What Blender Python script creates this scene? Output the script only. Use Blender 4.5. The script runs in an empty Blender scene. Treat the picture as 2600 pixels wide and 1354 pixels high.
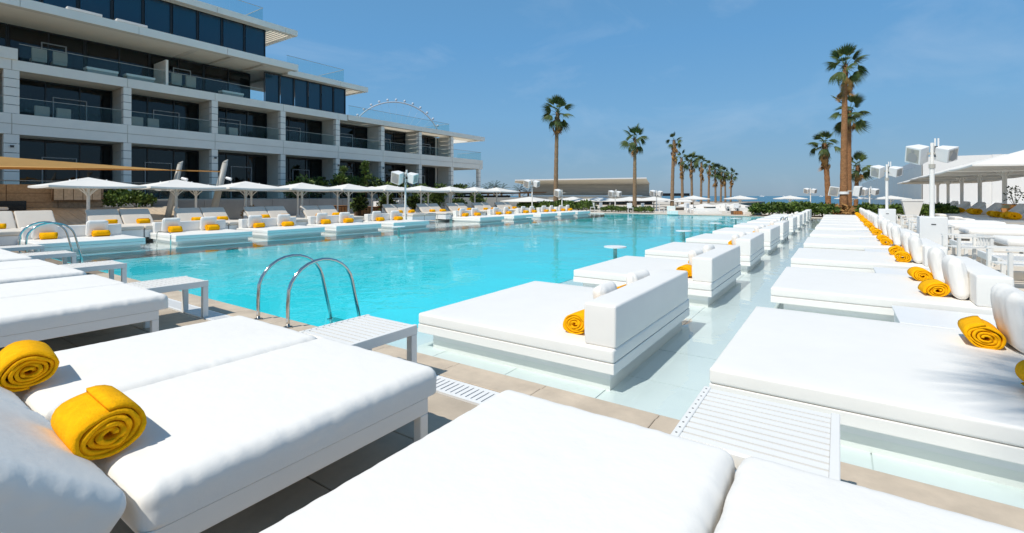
import bpy, bmesh, math, random
from mathutils import Vector, Matrix, noise
random.seed(11)
R = math.radians
S = bpy.context.scene
COL = S.collection

# ------------------------------------------------------------------ camera
cam_d = bpy.data.cameras.new('camera')
cam = bpy.data.objects.new('camera', cam_d)
COL.objects.link(cam)
cam.location = (0, 0, 1.5)
cam.rotation_euler = (R(90), 0, R(34.338))
cam_d.sensor_width = 36
cam_d.lens = 36 * 1215 / 2600
cam_d.shift_y = -179 / 2600
cam_d.clip_start = 0.05
cam_d.clip_end = 40000
S.camera = cam

# ------------------------------------------------------------------ sky
SUN = Vector((-0.16, -0.66, 1.0)).normalized()
SUN_EL = math.asin(SUN.z)
SUN_ROT = math.atan2(SUN.x, SUN.y)
world = bpy.data.worlds.new('World')
S.world = world
world.use_nodes = True
wn, wl = world.node_tree.nodes, world.node_tree.links
wn.clear()
w_out = wn.new('ShaderNodeOutputWorld')
w_bg = wn.new('ShaderNodeBackground')
w_sky = wn.new('ShaderNodeTexSky')
w_sky.sky_type = 'NISHITA'
w_sky.sun_disc = False
w_sky.sun_elevation = SUN_EL
w_sky.sun_rotation = SUN_ROT
w_sky.altitude = 0
w_sky.air_density = 1.0
w_sky.dust_density = 0.3
w_sky.ozone_density = 1.0
w_bg.inputs['Strength'].default_value = 0.115
# thin wispy cirrus all over the sky, by direction
w_geo = wn.new('ShaderNodeNewGeometry')
w_map = wn.new('ShaderNodeMapping')
w_map.inputs['Scale'].default_value = (2.2, 1.0, 5.0)
w_map.inputs['Rotation'].default_value = (0.3, 0.5, 0.6)
w_map.inputs['Location'].default_value = (11.0, -4.0, 3.0)
w_noi = wn.new('ShaderNodeTexNoise')
w_noi.inputs['Scale'].default_value = 1.7
w_noi.inputs['Detail'].default_value = 7
w_noi.inputs['Roughness'].default_value = 0.6
w_noi.inputs['Distortion'].default_value = 0.5
w_rmp = wn.new('ShaderNodeMapRange')
w_rmp.inputs['From Min'].default_value = 0.53
w_rmp.inputs['From Max'].default_value = 0.95
w_rmp.inputs['To Max'].default_value = 0.24
w_mix = wn.new('ShaderNodeMix')
w_mix.data_type = 'RGBA'
w_mix.inputs['B'].default_value = (5.6, 6.2, 6.9, 1)
w_hs = wn.new('ShaderNodeHueSaturation')
w_hs.inputs['Saturation'].default_value = 1.0
wl.new(w_geo.outputs['Incoming'], w_map.inputs['Vector'])
wl.new(w_map.outputs['Vector'], w_noi.inputs['Vector'])
wl.new(w_noi.outputs['Fac'], w_rmp.inputs['Value'])
wl.new(w_rmp.outputs['Result'], w_mix.inputs['Factor'])
# sea haze: the clear sky is tinted by a broad elevation ramp, the same all round the compass
w_sep = wn.new('ShaderNodeSeparateXYZ')
w_tc = wn.new('ShaderNodeTexCoord')
w_rmpc = wn.new('ShaderNodeValToRGB')
cr = w_rmpc.color_ramp
SKY_RAMP = [(0.0, (0.130, 0.250, 0.390)), (0.06, (0.132, 0.282, 0.450)), (0.16, (0.128, 0.320, 0.545)), (0.30, (0.098, 0.290, 0.550)), (0.55, (0.095, 0.245, 0.44)), (1.0, (0.095, 0.205, 0.345))]
cr.elements[0].position, cr.elements[1].position = SKY_RAMP[0][0], SKY_RAMP[-1][0]
cr.elements[0].color, cr.elements[1].color = (*SKY_RAMP[0][1], 1), (*SKY_RAMP[-1][1], 1)
for p_, c_ in SKY_RAMP[1:-1]:
    e_ = cr.elements.new(p_)
    e_.color = (*c_, 1)
w_sc = wn.new('ShaderNodeVectorMath')
w_sc.operation = 'SCALE'
w_sc.inputs['Scale'].default_value = 1 / 0.115
w_mx2 = wn.new('ShaderNodeMix')
w_mx2.data_type = 'RGBA'
w_mx2.inputs['Factor'].default_value = 0.85
wl.new(w_tc.outputs['Generated'], w_sep.inputs[0])
wl.new(w_sep.outputs['Z'], w_rmpc.inputs['Fac'])
wl.new(w_rmpc.outputs['Color'], w_sc.inputs[0])
wl.new(w_sky.outputs['Color'], w_hs.inputs['Color'])
wl.new(w_hs.outputs['Color'], w_mx2.inputs['A'])
wl.new(w_sc.outputs[0], w_mx2.inputs['B'])
wl.new(w_mx2.outputs['Result'], w_mix.inputs['A'])
wl.new(w_mix.outputs['Result'], w_bg.inputs['Color'])
wl.new(w_bg.outputs['Background'], w_out.inputs['Surface'])

# ------------------------------------------------------------------ sun
sun_d = bpy.data.lights.new('sun', 'SUN')
sun_d.energy = 3.45
sun_d.angle = R(0.53)
sun_d.color = (1.0, 0.94, 0.845)
sun = bpy.data.objects.new('sun', sun_d)
COL.objects.link(sun)
sun.rotation_euler = (-SUN).to_track_quat('-Z', 'Y').to_euler()
sun.location = (-5, -10, 30)

S.view_settings.view_transform = 'Standard'
S.view_settings.look = 'None'
S.view_settings.exposure = 0.25
S.view_settings.gamma = 1.0
S.view_settings.use_curve_mapping = False
S.cycles.max_bounces = 8
S.cycles.diffuse_bounces = 4
S.cycles.glossy_bounces = 4
S.cycles.transparent_max_bounces = 16
S.cycles.use_denoising = True
S.cycles.sample_clamp_indirect = 6

# ------------------------------------------------------------------ materials
MATS = {}


def mat(name, color, rough=0.6, metal=0.0, spec=0.5, var=None, bump=None, var2=None, sss=0):
    """Principled material; var=(scale, amount), bump=(scale, strength, dist) in world space."""
    m = bpy.data.materials.new(name)
    m.use_nodes = True
    n, l = m.node_tree.nodes, m.node_tree.links
    b = n['Principled BSDF']
    b.inputs['Roughness'].default_value = rough
    b.inputs['Metallic'].default_value = metal
    b.inputs['Specular IOR Level'].default_value = spec
    b.inputs['Base Color'].default_value = (*color, 1)
    g = n.new('ShaderNodeNewGeometry')
    if var:
        nz = n.new('ShaderNodeTexNoise')
        sc = var[0]
        if isinstance(sc, tuple):
            mp = n.new('ShaderNodeMapping')
            mp.inputs['Scale'].default_value = sc
            l.new(g.outputs['Position'], mp.inputs['Vector'])
            l.new(mp.outputs['Vector'], nz.inputs['Vector'])
            nz.inputs['Scale'].default_value = 1
        else:
            nz.inputs['Scale'].default_value = sc
            l.new(g.outputs['Position'], nz.inputs['Vector'])
        nz.inputs['Detail'].default_value = 6
        nz.inputs['Roughness'].default_value = 0.65
        mx = n.new('ShaderNodeMix')
        mx.data_type = 'RGBA'
        mr = n.new('ShaderNodeMapRange')
        mr.inputs['From Min'].default_value = 0.3
        mr.inputs['From Max'].default_value = 0.7
        l.new(nz.outputs['Fac'], mr.inputs['Value'])
        l.new(mr.outputs['Result'], mx.inputs['Factor'])
        a = var[1]
        mx.inputs['A'].default_value = (*[c * (1 - a) for c in color], 1)
        c2 = var2 if var2 else [min(1, c * (1 + a)) for c in color]
        mx.inputs['B'].default_value = (*c2, 1)
        l.new(mx.outputs['Result'], b.inputs['Base Color'])
    if bump:
        nz = n.new('ShaderNodeTexNoise')
        sc = bump[0]
        if isinstance(sc, tuple):
            mp = n.new('ShaderNodeMapping')
            mp.inputs['Scale'].default_value = sc
            l.new(g.outputs['Position'], mp.inputs['Vector'])
            l.new(mp.outputs['Vector'], nz.inputs['Vector'])
            nz.inputs['Scale'].default_value = 1
        else:
            nz.inputs['Scale'].default_value = sc
            l.new(g.outputs['Position'], nz.inputs['Vector'])
        nz.inputs['Detail'].default_value = 5
        bp = n.new('ShaderNodeBump')
        bp.inputs['Strength'].default_value = bump[1]
        bp.inputs['Distance'].default_value = bump[2]
        l.new(nz.outputs['Fac'], bp.inputs['Height'])
        l.new(bp.outputs['Normal'], b.inputs['Normal'])
    MATS[name] = m
    return m


mat('white_fabric', (0.82, 0.795, 0.75), 0.75, spec=0.3, var=(1.3, 0.02), bump=(9.0, 0.25, 0.02))
mat('white_vinyl', (0.83, 0.805, 0.76), 0.5, spec=0.35, var=(2.0, 0.02), bump=(14.0, 0.12, 0.01))
mat('white_metal', (0.82, 0.80, 0.76), 0.4, var=(3.0, 0.02))
mat('white_plastic', (0.78, 0.78, 0.77), 0.45, var=(3.0, 0.02))
mat('grey_fabric', (0.42, 0.415, 0.40), 0.85, spec=0.2, var=(2.0, 0.05), bump=(12.0, 0.2, 0.01))
mat('canopy_fabric', (0.73, 0.71, 0.67), 0.8, spec=0.2, var=(1.0, 0.03), bump=(3.0, 0.1, 0.02))
mat('sand_fabric', (0.66, 0.60, 0.52), 0.85, spec=0.2, var=(1.5, 0.04), bump=(6.0, 0.2, 0.02))
mat('taupe_fabric', (0.36, 0.34, 0.30), 0.85, spec=0.2, var=(1.5, 0.05), bump=(6.0, 0.2, 0.02))
mat('towel', (0.92, 0.43, 0.004), 0.95, spec=0.1, var=(30.0, 0.12), bump=(140.0, 0.7, 0.006))
mat('steel', (0.62, 0.60, 0.57), 0.12, metal=1.0)
mat('grille', (0.33, 0.33, 0.33), 0.6)
mat('dark_grey', (0.05, 0.05, 0.05), 0.5)
mat('stone', (0.46, 0.385, 0.30), 0.7, spec=0.3, var=(2.6, 0.17), bump=(24.0, 0.15, 0.004))
mat('stone_coping', (0.55, 0.455, 0.35), 0.65, spec=0.3, var=(3.2, 0.16), bump=(24.0, 0.15, 0.004))
mat('grout', (0.24, 0.19, 0.14), 0.9, var=(5.0, 0.2))
mat('pool_tile', (0.05, 0.73, 0.85), 0.3, var=(0.6, 0.06))
mat('shelf_tile', (0.66, 0.725, 0.735), 0.3, var=(1.2, 0.05))
mat('shelf_grout', (0.53, 0.60, 0.61), 0.5)
mat('sand', (0.60, 0.50, 0.38), 0.95, var=(0.5, 0.1), bump=(3.0, 0.5, 0.1))
mat('terrace_stone', (0.60, 0.53, 0.44), 0.8, var=(0.8, 0.08), bump=(8.0, 0.1, 0.01))
mat('timber', (0.37, 0.265, 0.17), 0.7, var=((0.8, 9.0, 9.0), 0.25), bump=((2.0, 40.0, 40.0), 0.2, 0.01))
mat('timber_ramp', (0.52, 0.42, 0.31), 0.75, var=((0.8, 9.0, 9.0), 0.18), bump=((2.0, 40.0, 40.0), 0.2, 0.01))
mat('timber_dark', (0.12, 0.075, 0.045), 0.7, var=((9.0, 0.8, 9.0), 0.25))
mat('timber_orange', (0.42, 0.19, 0.07), 0.6, var=((9.0, 0.8, 9.0), 0.25))
mat('podium_stone', (0.64, 0.58, 0.49), 0.75, var=(0.7, 0.08))
mat('concrete', (0.25, 0.25, 0.245), 0.8, var=(0.7, 0.12), bump=(6.0, 0.15, 0.01))
mat('clad', (0.86, 0.81, 0.73), 0.6, var=(0.5, 0.05), bump=(5.0, 0.06, 0.01))
mat('clad_fin', (0.62, 0.575, 0.50), 0.7, var=(0.8, 0.07), bump=(5.0, 0.08, 0.01))
mat('soffit', (0.76, 0.70, 0.60), 0.7, var=(0.6, 0.03))
mat('window_frame', (0.012, 0.014, 0.016), 0.4)
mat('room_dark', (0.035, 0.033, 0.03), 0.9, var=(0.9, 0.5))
mat('white_wall', (0.76, 0.76, 0.755), 0.7, var=(0.3, 0.02))
mat('pavilion_wall', (0.43, 0.40, 0.345), 0.8, var=((0.2, 0.2, 3.0), 0.18))
mat('pavilion_roof', (0.72, 0.68, 0.59), 0.7, var=(0.5, 0.04))
mat('bark', (0.29, 0.145, 0.068), 0.95, spec=0.1, var=((7.0, 7.0, 14.0), 0.4), bump=((10.0, 10.0, 22.0), 1.0, 0.05))
mat('bark_grey', (0.27, 0.185, 0.115), 0.95, spec=0.1, var=((7.0, 7.0, 14.0), 0.35), bump=((10.0, 10.0, 22.0), 1.0, 0.05))
mat('frond_green', (0.062, 0.092, 0.023), 0.55, spec=0.3, var=(3.0, 0.35))
mat('frond_dead', (0.36, 0.20, 0.075), 0.9, spec=0.1, var=(4.0, 0.35))
mat('boot', (0.10, 0.065, 0.035), 0.95, spec=0.1, var=(9.0, 0.4))
mat('leaf', (0.065, 0.11, 0.022), 0.5, spec=0.35, var=(1.6, 0.45))
mat('leaf_light', (0.12, 0.18, 0.03), 0.5, spec=0.35, var=(1.6, 0.4))
mat('leaf_dark', (0.028, 0.052, 0.016), 0.6, spec=0.25, var=(1.2, 0.4))
mat('soil', (0.09, 0.06, 0.04), 0.95, var=(6.0, 0.3))
mat('sail', (0.62, 0.39, 0.15), 0.8, spec=0.15, var=(2.0, 0.05))
ms_ = MATS['sail']
_n, _l = ms_.node_tree.nodes, ms_.node_tree.links
_tr = _n.new('ShaderNodeBsdfTranslucent')
_tr.inputs['Color'].default_value = (0.75, 0.48, 0.20, 1)
_mx = _n.new('ShaderNodeMixShader')
_mx.inputs[0].default_value = 0.55
_l.new(_n['Principled BSDF'].outputs[0], _mx.inputs[1])
_l.new(_tr.outputs[0], _mx.inputs[2])
_l.new(_mx.outputs[0], _n['Material Output'].inputs['Surface'])
mat('mast', (0.42, 0.40, 0.355), 0.45, var=(2.0, 0.06))
mat('copper', (0.75, 0.36, 0.13), 0.22, metal=1.0, var=(6.0, 0.1))
mat('wheel_white', (0.55, 0.60, 0.66), 0.5)
mat('black_gloss', (0.006, 0.007, 0.009), 0.15)
mat('boat_white', (0.75, 0.75, 0.75), 0.5)


def glass_mat(name, base, refl_rough=0.02, transp=0.0, tint=(1, 1, 1), ior=1.5, mirror=1.0):
    m = bpy.data.materials.new(name)
    m.use_nodes = True
    n, l = m.node_tree.nodes, m.node_tree.links
    n.clear()
    o = n.new('ShaderNodeOutputMaterial')
    gl = n.new('ShaderNodeBsdfGlossy')
    gl.inputs['Roughness'].default_value = refl_rough
    gl.inputs['Color'].default_value = (mirror, mirror, mirror, 1)
    gp = n.new('ShaderNodeNewGeometry')
    gn = n.new('ShaderNodeTexNoise')
    gn.inputs['Scale'].default_value = 0.8
    gn.inputs['Detail'].default_value = 2
    gbp = n.new('ShaderNodeBump')
    gbp.inputs['Strength'].default_value = 0.25
    gbp.inputs['Distance'].default_value = 0.06
    l.new(gp.outputs['Position'], gn.inputs['Vector'])
    l.new(gn.outputs['Fac'], gbp.inputs['Height'])
    l.new(gbp.outputs['Normal'], gl.inputs['Normal'])
    df = n.new('ShaderNodeBsdfDiffuse')
    df.inputs['Color'].default_value = (*base, 1)
    tr = n.new('ShaderNodeBsdfTransparent')
    tr.inputs['Color'].default_value = (*tint, 1)
    m1 = n.new('ShaderNodeMixShader')
    m1.inputs[0].default_value = transp
    l.new(df.outputs[0], m1.inputs[1])
    l.new(tr.outputs[0], m1.inputs[2])
    # same reflectance from both sides of the thin pane
    geo = n.new('ShaderNodeNewGeometry')
    io = n.new('ShaderNodeMapRange')
    io.inputs['To Min'].default_value = ior
    io.inputs['To Max'].default_value = 1 / ior
    l.new(geo.outputs['Backfacing'], io.inputs['Value'])
    fr = n.new('ShaderNodeFresnel')
    l.new(io.outputs['Result'], fr.inputs['IOR'])
    m2 = n.new('ShaderNodeMixShader')
    l.new(fr.outputs[0], m2.inputs[0])
    l.new(m1.outputs[0], m2.inputs[1])
    l.new(gl.outputs[0], m2.inputs[2])
    l.new(m2.outputs[0], o.inputs['Surface'])
    MATS[name] = m
    return m


glass_mat('pane_dark', (0.004, 0.006, 0.007), 0.01, 0.42, (0.5, 0.55, 0.55), 1.5)
glass_mat('pane_blue', (0.002, 0.042, 0.080), 0.02, 0.05, (0.3, 0.6, 0.7), 1.6)
glass_mat('rail_glass', (0.10, 0.45, 0.45), 0.01, 0.992, (0.94, 0.985, 0.985), 1.4, 0.3)
glass_mat('screen_glass', (0.55, 0.58, 0.59), 0.1, 0.22, (0.9, 0.95, 1.0), 1.3)


def water_mat(name, tint, ripple, big):
    m = bpy.data.materials.new(name)
    m.use_nodes = True
    n, l = m.node_tree.nodes, m.node_tree.links
    n.clear()
    o = n.new('ShaderNodeOutputMaterial')
    g = n.new('ShaderNodeNewGeometry')
    n1 = n.new('ShaderNodeTexNoise')
    n1.inputs['Scale'].default_value = 2.6
    n1.inputs['Detail'].default_value = 3
    n1.inputs['Distortion'].default_value = 0.6
    n2 = n.new('ShaderNodeTexNoise')
    n2.inputs['Scale'].default_value = 0.35
    n2.inputs['Detail'].default_value = 2
    l.new(g.outputs['Position'], n1.inputs['Vector'])
    l.new(g.outputs['Position'], n2.inputs['Vector'])
    # calm and ruffled areas of the pool
    mr = n.new('ShaderNodeMapRange')
    mr.inputs['From Min'].default_value = 0.42
    mr.inputs['From Max'].default_value = 0.62
    mr.inputs['To Min'].default_value = 0.18
    mr.inputs['To Max'].default_value = 1.3
    l.new(n2.outputs['Fac'], mr.inputs['Value'])
    mu = n.new('ShaderNodeMath')
    mu.operation = 'MULTIPLY'
    l.new(n1.outputs['Fac'], mu.inputs[0])
    l.new(mr.outputs['Result'], mu.inputs[1])
    b1 = n.new('ShaderNodeBump')
    b1.inputs['Strength'].default_value = ripple
    b1.inputs['Distance'].default_value = 0.03
    l.new(mu.outputs[0], b1.inputs['Height'])
    gl = n.new('ShaderNodeBsdfGlossy')
    gl.inputs['Roughness'].default_value = 0.015
    l.new(b1.outputs['Normal'], gl.inputs['Normal'])
    tr = n.new('ShaderNodeBsdfTransparent')
    tr.inputs['Color'].default_value = (*tint, 1)
    fr = n.new('ShaderNodeFresnel')
    fr.inputs['IOR'].default_value = 1.31
    l.new(b1.outputs['Normal'], fr.inputs['Normal'])
    mx = n.new('ShaderNodeMixShader')
    l.new(fr.outputs[0], mx.inputs[0])
    l.new(tr.outputs[0], mx.inputs[1])
    l.new(gl.outputs[0], mx.inputs[2])
    l.new(mx.outputs[0], o.inputs['Surface'])
    MATS[name] = m


water_mat('pool_water', (0.95, 0.99, 0.99), 0.42, 1)

m = mat('sea_water', (0.012, 0.105, 0.165), 0.25, spec=0.5, bump=(0.25, 0.6, 0.6))


# ------------------------------------------------------------------ mesh helpers
class MB:
    def __init__(self):
        self.v, self.f = [], []

    def quad(self, a, b, c, d):
        i = len(self.v)
        self.v += [tuple(a), tuple(b), tuple(c), tuple(d)]
        self.f.append((i, i + 1, i + 2, i + 3))
        return self

    def tri(self, a, b, c):
        i = len(self.v)
        self.v += [tuple(a), tuple(b), tuple(c)]
        self.f.append((i, i + 1, i + 2))
        return self

    def box(self, x0, y0, z0, x1, y1, z1, M=None):
        i = len(self.v)
        p = [(x0, y0, z0), (x1, y0, z0), (x1, y1, z0), (x0, y1, z0),
             (x0, y0, z1), (x1, y0, z1), (x1, y1, z1), (x0, y1, z1)]
        if M is not None:
            p = [tuple(M @ Vector(q)) for q in p]
        self.v += p
        self.f += [(i, i + 3, i + 2, i + 1), (i + 4, i + 5, i + 6, i + 7), (i, i + 1, i + 5, i + 4),
                   (i + 1, i + 2, i + 6, i + 5), (i + 2, i + 3, i + 7, i + 6), (i + 3, i, i + 4, i + 7)]
        return self

    def hexa(self, bottom, top):
        i = len(self.v)
        n = len(bottom)
        self.v += [tuple(p) for p in bottom] + [tuple(p) for p in top]
        self.f.append(tuple(i + n - 1 - k for k in range(n)))
        self.f.append(tuple(i + n + k for k in range(n)))
        for k in range(n):
            k2 = (k + 1) % n
            self.f.append((i + k, i + k2, i + n + k2, i + n + k))
        return self

    def cyl(self, p0, p1, r0, r1=None, n=12, caps=True):
        if r1 is None:
            r1 = r0
        p0, p1 = Vector(p0), Vector(p1)
        ax = (p1 - p0).normalized()
        t = Vector((1, 0, 0)) if abs(ax.x) < 0.9 else Vector((0, 1, 0))
        a = ax.cross(t).normalized()
        b = ax.cross(a)
        i = len(self.v)
        for p, r in ((p0, r0), (p1, r1)):
            for k in range(n):
                w = 2 * math.pi * k / n
                self.v.append(tuple(p + (a * math.cos(w) + b * math.sin(w)) * r))
        for k in range(n):
            k2 = (k + 1) % n
            self.f.append((i + k, i + k2, i + n + k2, i + n + k))
        if caps:
            self.f.append(tuple(i + n - 1 - k for k in range(n)))
            self.f.append(tuple(i + n + k for k in range(n)))
        return self

    def tube(self, pts, r, n=10, caps=True):
        pts = [Vector(p) for p in pts]
        rr = r if isinstance(r, (list, tuple)) else [r] * len(pts)
        i = len(self.v)
        up = None
        for k, p in enumerate(pts):
            t = (pts[min(k + 1, len(pts) - 1)] - pts[max(k - 1, 0)]).normalized()
            if up is None:
                q = Vector((1, 0, 0)) if abs(t.x) < 0.9 else Vector((0, 1, 0))
                up = t.cross(q).normalized()
            up = (up - t * up.dot(t)).normalized()
            s = t.cross(up)
            for j in range(n):
                w = 2 * math.pi * j / n
                self.v.append(tuple(p + (up * math.cos(w) + s * math.sin(w)) * rr[k]))
        for k in range(len(pts) - 1):
            for j in range(n):
                j2 = (j + 1) % n
                a = i + k * n
                self.f.append((a + j, a + j2, a + n + j2, a + n + j))
        if caps:
            self.f.append(tuple(i + n - 1 - j for j in range(n)))
            e = i + (len(pts) - 1) * n
            self.f.append(tuple(e + j for j in range(n)))
        return self

    def mesh(self, name, smooth=False, bevel=0, seg=2):
        me = bpy.data.meshes.new(name)
        me.from_pydata(self.v, [], self.f)
        if bevel:
            bm = bmesh.new()
            bm.from_mesh(me)
            bmesh.ops.bevel(bm, geom=bm.edges[:], offset=bevel, segments=seg, profile=0.6, affect='EDGES', clamp_overlap=True)
            bm.to_mesh(me)
            bm.free()
        if smooth:
            me.polygons.foreach_set('use_smooth', [True] * len(me.polygons))
        me.update()
        return me


def obj(name, me, m, parent=None, loc=(0, 0, 0), rot=(0, 0, 0), scale=None):
    if isinstance(me, MB):
        me = me.mesh(name)
    if not me.materials:
        me.materials.append(MATS[m] if isinstance(m, str) else m)
    o = bpy.data.objects.new(name, me)
    COL.objects.link(o)
    o.location = loc
    o.rotation_euler = rot
    if scale:
        o.scale = scale
    if parent:
        o.parent = parent
    return o


def tag(o, label, cat, group=None):
    o['label'] = label
    o['category'] = cat
    if group:
        o['group'] = group
    return o


def thing(name, label, cat, loc=(0, 0, 0), rotz=0, group=None):
    o = bpy.data.objects.new(name, None)
    COL.objects.link(o)
    o.location = loc
    o.rotation_euler = (0, 0, rotz)
    o.empty_display_size = 0.2
    return tag(o, label, cat, group)


def struct(name, me, m, loc=(0, 0, 0)):
    o = obj(name, me, m, None, loc)
    o['kind'] = 'structure'
    return o


def dup(root, loc, rotz, label, group=None):
    def cp(o, par):
        c = o.copy()
        COL.objects.link(c)
        c.parent = par
        for ch in o.children:
            cp(ch, c)
        return c
    r = cp(root, None)
    r.location = loc
    r.rotation_euler = (0, 0, rotz)
    r['label'] = label
    if group:
        r['group'] = group
    return r


def axis_coords(h, r, n):
    """coordinates from -h to h, dense in the rounded corners of radius r"""
    c = [-h, -h + 0.25 * r, -h + 0.5 * r, -h + 0.75 * r]
    c += [-h + r + (2 * h - 2 * r) * k / n for k in range(n + 1)]
    c += [h - 0.75 * r, h - 0.5 * r, h - 0.25 * r, h]
    return c


def cushion(name, sx, sy, sz, r, n=(10, 10, 2), puff=0.0, pucker=0.0, seed=0, sag=0.0, side_puff=0.0, flat=False):
    """soft rounded box centred at the origin"""
    hx, hy, hz = sx / 2, sy / 2, sz / 2
    r = min(r, hx * 0.98, hy * 0.98, hz * 0.98)
    ax = [axis_coords(hx, r, n[0]), axis_coords(hy, r, n[1]), axis_coords(hz, r, n[2])]
    verts, index, faces = [], {}, []

    def vid(p):
        key = (round(p[0], 5), round(p[1], 5), round(p[2], 5))
        if key not in index:
            index[key] = len(verts)
            verts.append(key)
        return index[key]

    for d in range(3):
        a, b = (d + 1) % 3, (d + 2) % 3
        for s in (-1, 1):
            for i in range(len(ax[a]) - 1):
                for j in range(len(ax[b]) - 1):
                    q = []
                    for (ii, jj) in ((i, j), (i + 1, j), (i + 1, j + 1), (i, j + 1)):
                        p = [0, 0, 0]
                        p[d] = s * (hx, hy, hz)[d]
                        p[a] = ax[a][ii]
                        p[b] = ax[b][jj]
                        q.append(vid(p))
                    faces.append(tuple(q) if s > 0 else tuple(reversed(q)))
    out = []
    off = Vector((seed * 7.3, seed * 3.1, seed * 1.7))
    for p in verts:
        q = Vector(p)
        inn = Vector((max(-hx + r, min(hx - r, q.x)), max(-hy + r, min(hy - r, q.y)), max(-hz + r, min(hz - r, q.z))))
        dv = q - inn
        if flat and q.z < 0:
            inn.z = q.z
            dv = q - inn
        nrm = dv.normalized() if dv.length > 1e-9 else Vector((0, 0, 1))
        w = inn + nrm * r
        fx = 1 - abs(q.x / hx) ** 3
        fy = 1 - abs(q.y / hy) ** 3
        if puff:
            w.z += (1 if q.z > 0 else 0.3) * puff * fx * fy * (1 if q.z >= 0 else -1)
        if side_puff:
            fz = 1 - (q.z / hz) ** 2
            w.x += side_puff * fz * nrm.x
            w.y += side_puff * fz * nrm.y
        if pucker:
            e = min(hx - abs(q.x), hy - abs(q.y))
            if q.z > -hz * 0.2:
                k = math.exp(-max(0, e) / 0.05)
                # creases run square to the nearest edge
                if hx - abs(q.x) < hy - abs(q.y):
                    t = Vector((q.x * 2, q.y * 19, q.z * 4))
                else:
                    t = Vector((q.x * 19, q.y * 2, q.z * 4))
                w += nrm * pucker * k * noise.noise(t + off)
                w += nrm * pucker * 0.6 * k * noise.noise(t * 2.3 + off)
            w.z += pucker * 0.14 * noise.noise(Vector((q.x * 2.2, q.y * 2.2, q.z)) + off)
        out.append(tuple(w))
    me = bpy.data.meshes.new(name)
    me.from_pydata(out, [], faces)
    me.polygons.foreach_set('use_smooth', [True] * len(me.polygons))
    me.update()
    return me


def towel_roll(name, L, Rr, turns, seed):
    """rolled towel: a spiral sheet with thickness, axis along local x, resting on z=0"""
    rnd = random.Random(seed)
    per = 26
    N = int(turns * per)
    th = Rr / (turns + 0.6)
    v, f = [], []
    rows = 5
    for k in range(N + 1):
        a = 2 * math.pi * k / per + rnd.uniform(0, 0.02)
        t = k / per
        rad = th * (0.35 + t)
        wob = 1 + 0.13 * noise.noise(Vector((math.cos(a) * 1.1 + seed, math.sin(a) * 1.1, t * 0.55)))
        bulge = 0.022 * noise.noise(Vector((t * 2.3, math.cos(a) * 0.8, seed * 1.3 + math.sin(a)))) + 0.006 * (1 - t / turns)
        for side in (0, 1):
            rr = rad * wob + (th * 0.90 if side else 0)
            for j in range(rows):
                x = -L / 2 + L * j / (rows - 1)
                if j in (0, rows - 1):
                    x += (1 if j else -1) * bulge
                    rq = rr + (-0.07 * th if side else 0.07 * th)
                else:
                    rq = rr
                sq = 0.80 if math.sin(a) < 0 else 0.92
                v.append((x, math.cos(a) * rq * 1.12 + 0.15 * rq * math.sin(a), math.sin(a) * rq * sq))
    w = rows * 2
    for k in range(N):
        b0, b1 = k * w, (k + 1) * w
        for j in range(rows - 1):
            f.append((b0 + j, b0 + j + 1, b1 + j + 1, b1 + j))
            f.append((b0 + rows + j, b1 + rows + j, b1 + rows + j + 1, b0 + rows + j + 1))
        f.append((b0, b1, b1 + rows, b0 + rows))
        f.append((b0 + rows - 1, b0 + 2 * rows - 1, b1 + 2 * rows - 1, b1 + rows - 1))
    e = N * w
    for j in range(rows - 1):
        f.append((e + j, e + j + 1, e + rows + j + 1, e + rows + j))
        f.append((j, rows + j, rows + j + 1, j + 1))
    zmin = min(p[2] for p in v)
    v = [(p[0], p[1], p[2] - zmin) for p in v]
    me = bpy.data.meshes.new(name)
    me.from_pydata(v, [], f)
    me.polygons.foreach_set('use_smooth', [True] * len(me.polygons))
    me.update()
    me.materials.append(MATS['towel'])
    return me


TOWELS = [towel_roll('towel_roll', 0.35, 0.112, 4.3, 3), towel_roll('towel_roll', 0.33, 0.106, 3.6, 8),
          towel_roll('towel_roll', 0.36, 0.109, 4.6, 15), towel_roll('towel_roll', 0.32, 0.114, 3.9, 41)]
TOWEL_BIG = [towel_roll('towel_roll', 0.34, 0.104, 4.8, 21), towel_roll('towel_roll', 0.34, 0.104, 4.3, 29)]
_tw = [0]


def towel(loc, rotz, label, group, big=False, scale=1.0):
    _tw[0] += 1
    me = (TOWEL_BIG if big else TOWELS)[_tw[0] % (2 if big else 4)]
    o = obj('rolled_towel', me, 'towel', None, loc, (0, 0, rotz + random.uniform(-0.14, 0.14) + (math.pi if _tw[0] % 3 == 0 and not big else 0)), (scale,) * 3)
    return tag(o, label, 'towel', group)


ORD = ['first', 'second', 'third', 'fourth', 'fifth', 'sixth', 'seventh', 'eighth', 'ninth', 'tenth',
       'eleventh', 'twelfth', 'thirteenth', 'fourteenth']

# ==================================================================== SETTING
PX0, PX1, PY0, PY1 = -20.3, 2.1, 3.3, 39.7      # pool outline
SH_R, SH_L = -4.35, -17.2                       # inner edges of the two shallow shelves
ZW = -0.045                                     # water level
ZS = -0.14                                      # shelf level
ZF = -0.34                                      # pool floor

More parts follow.
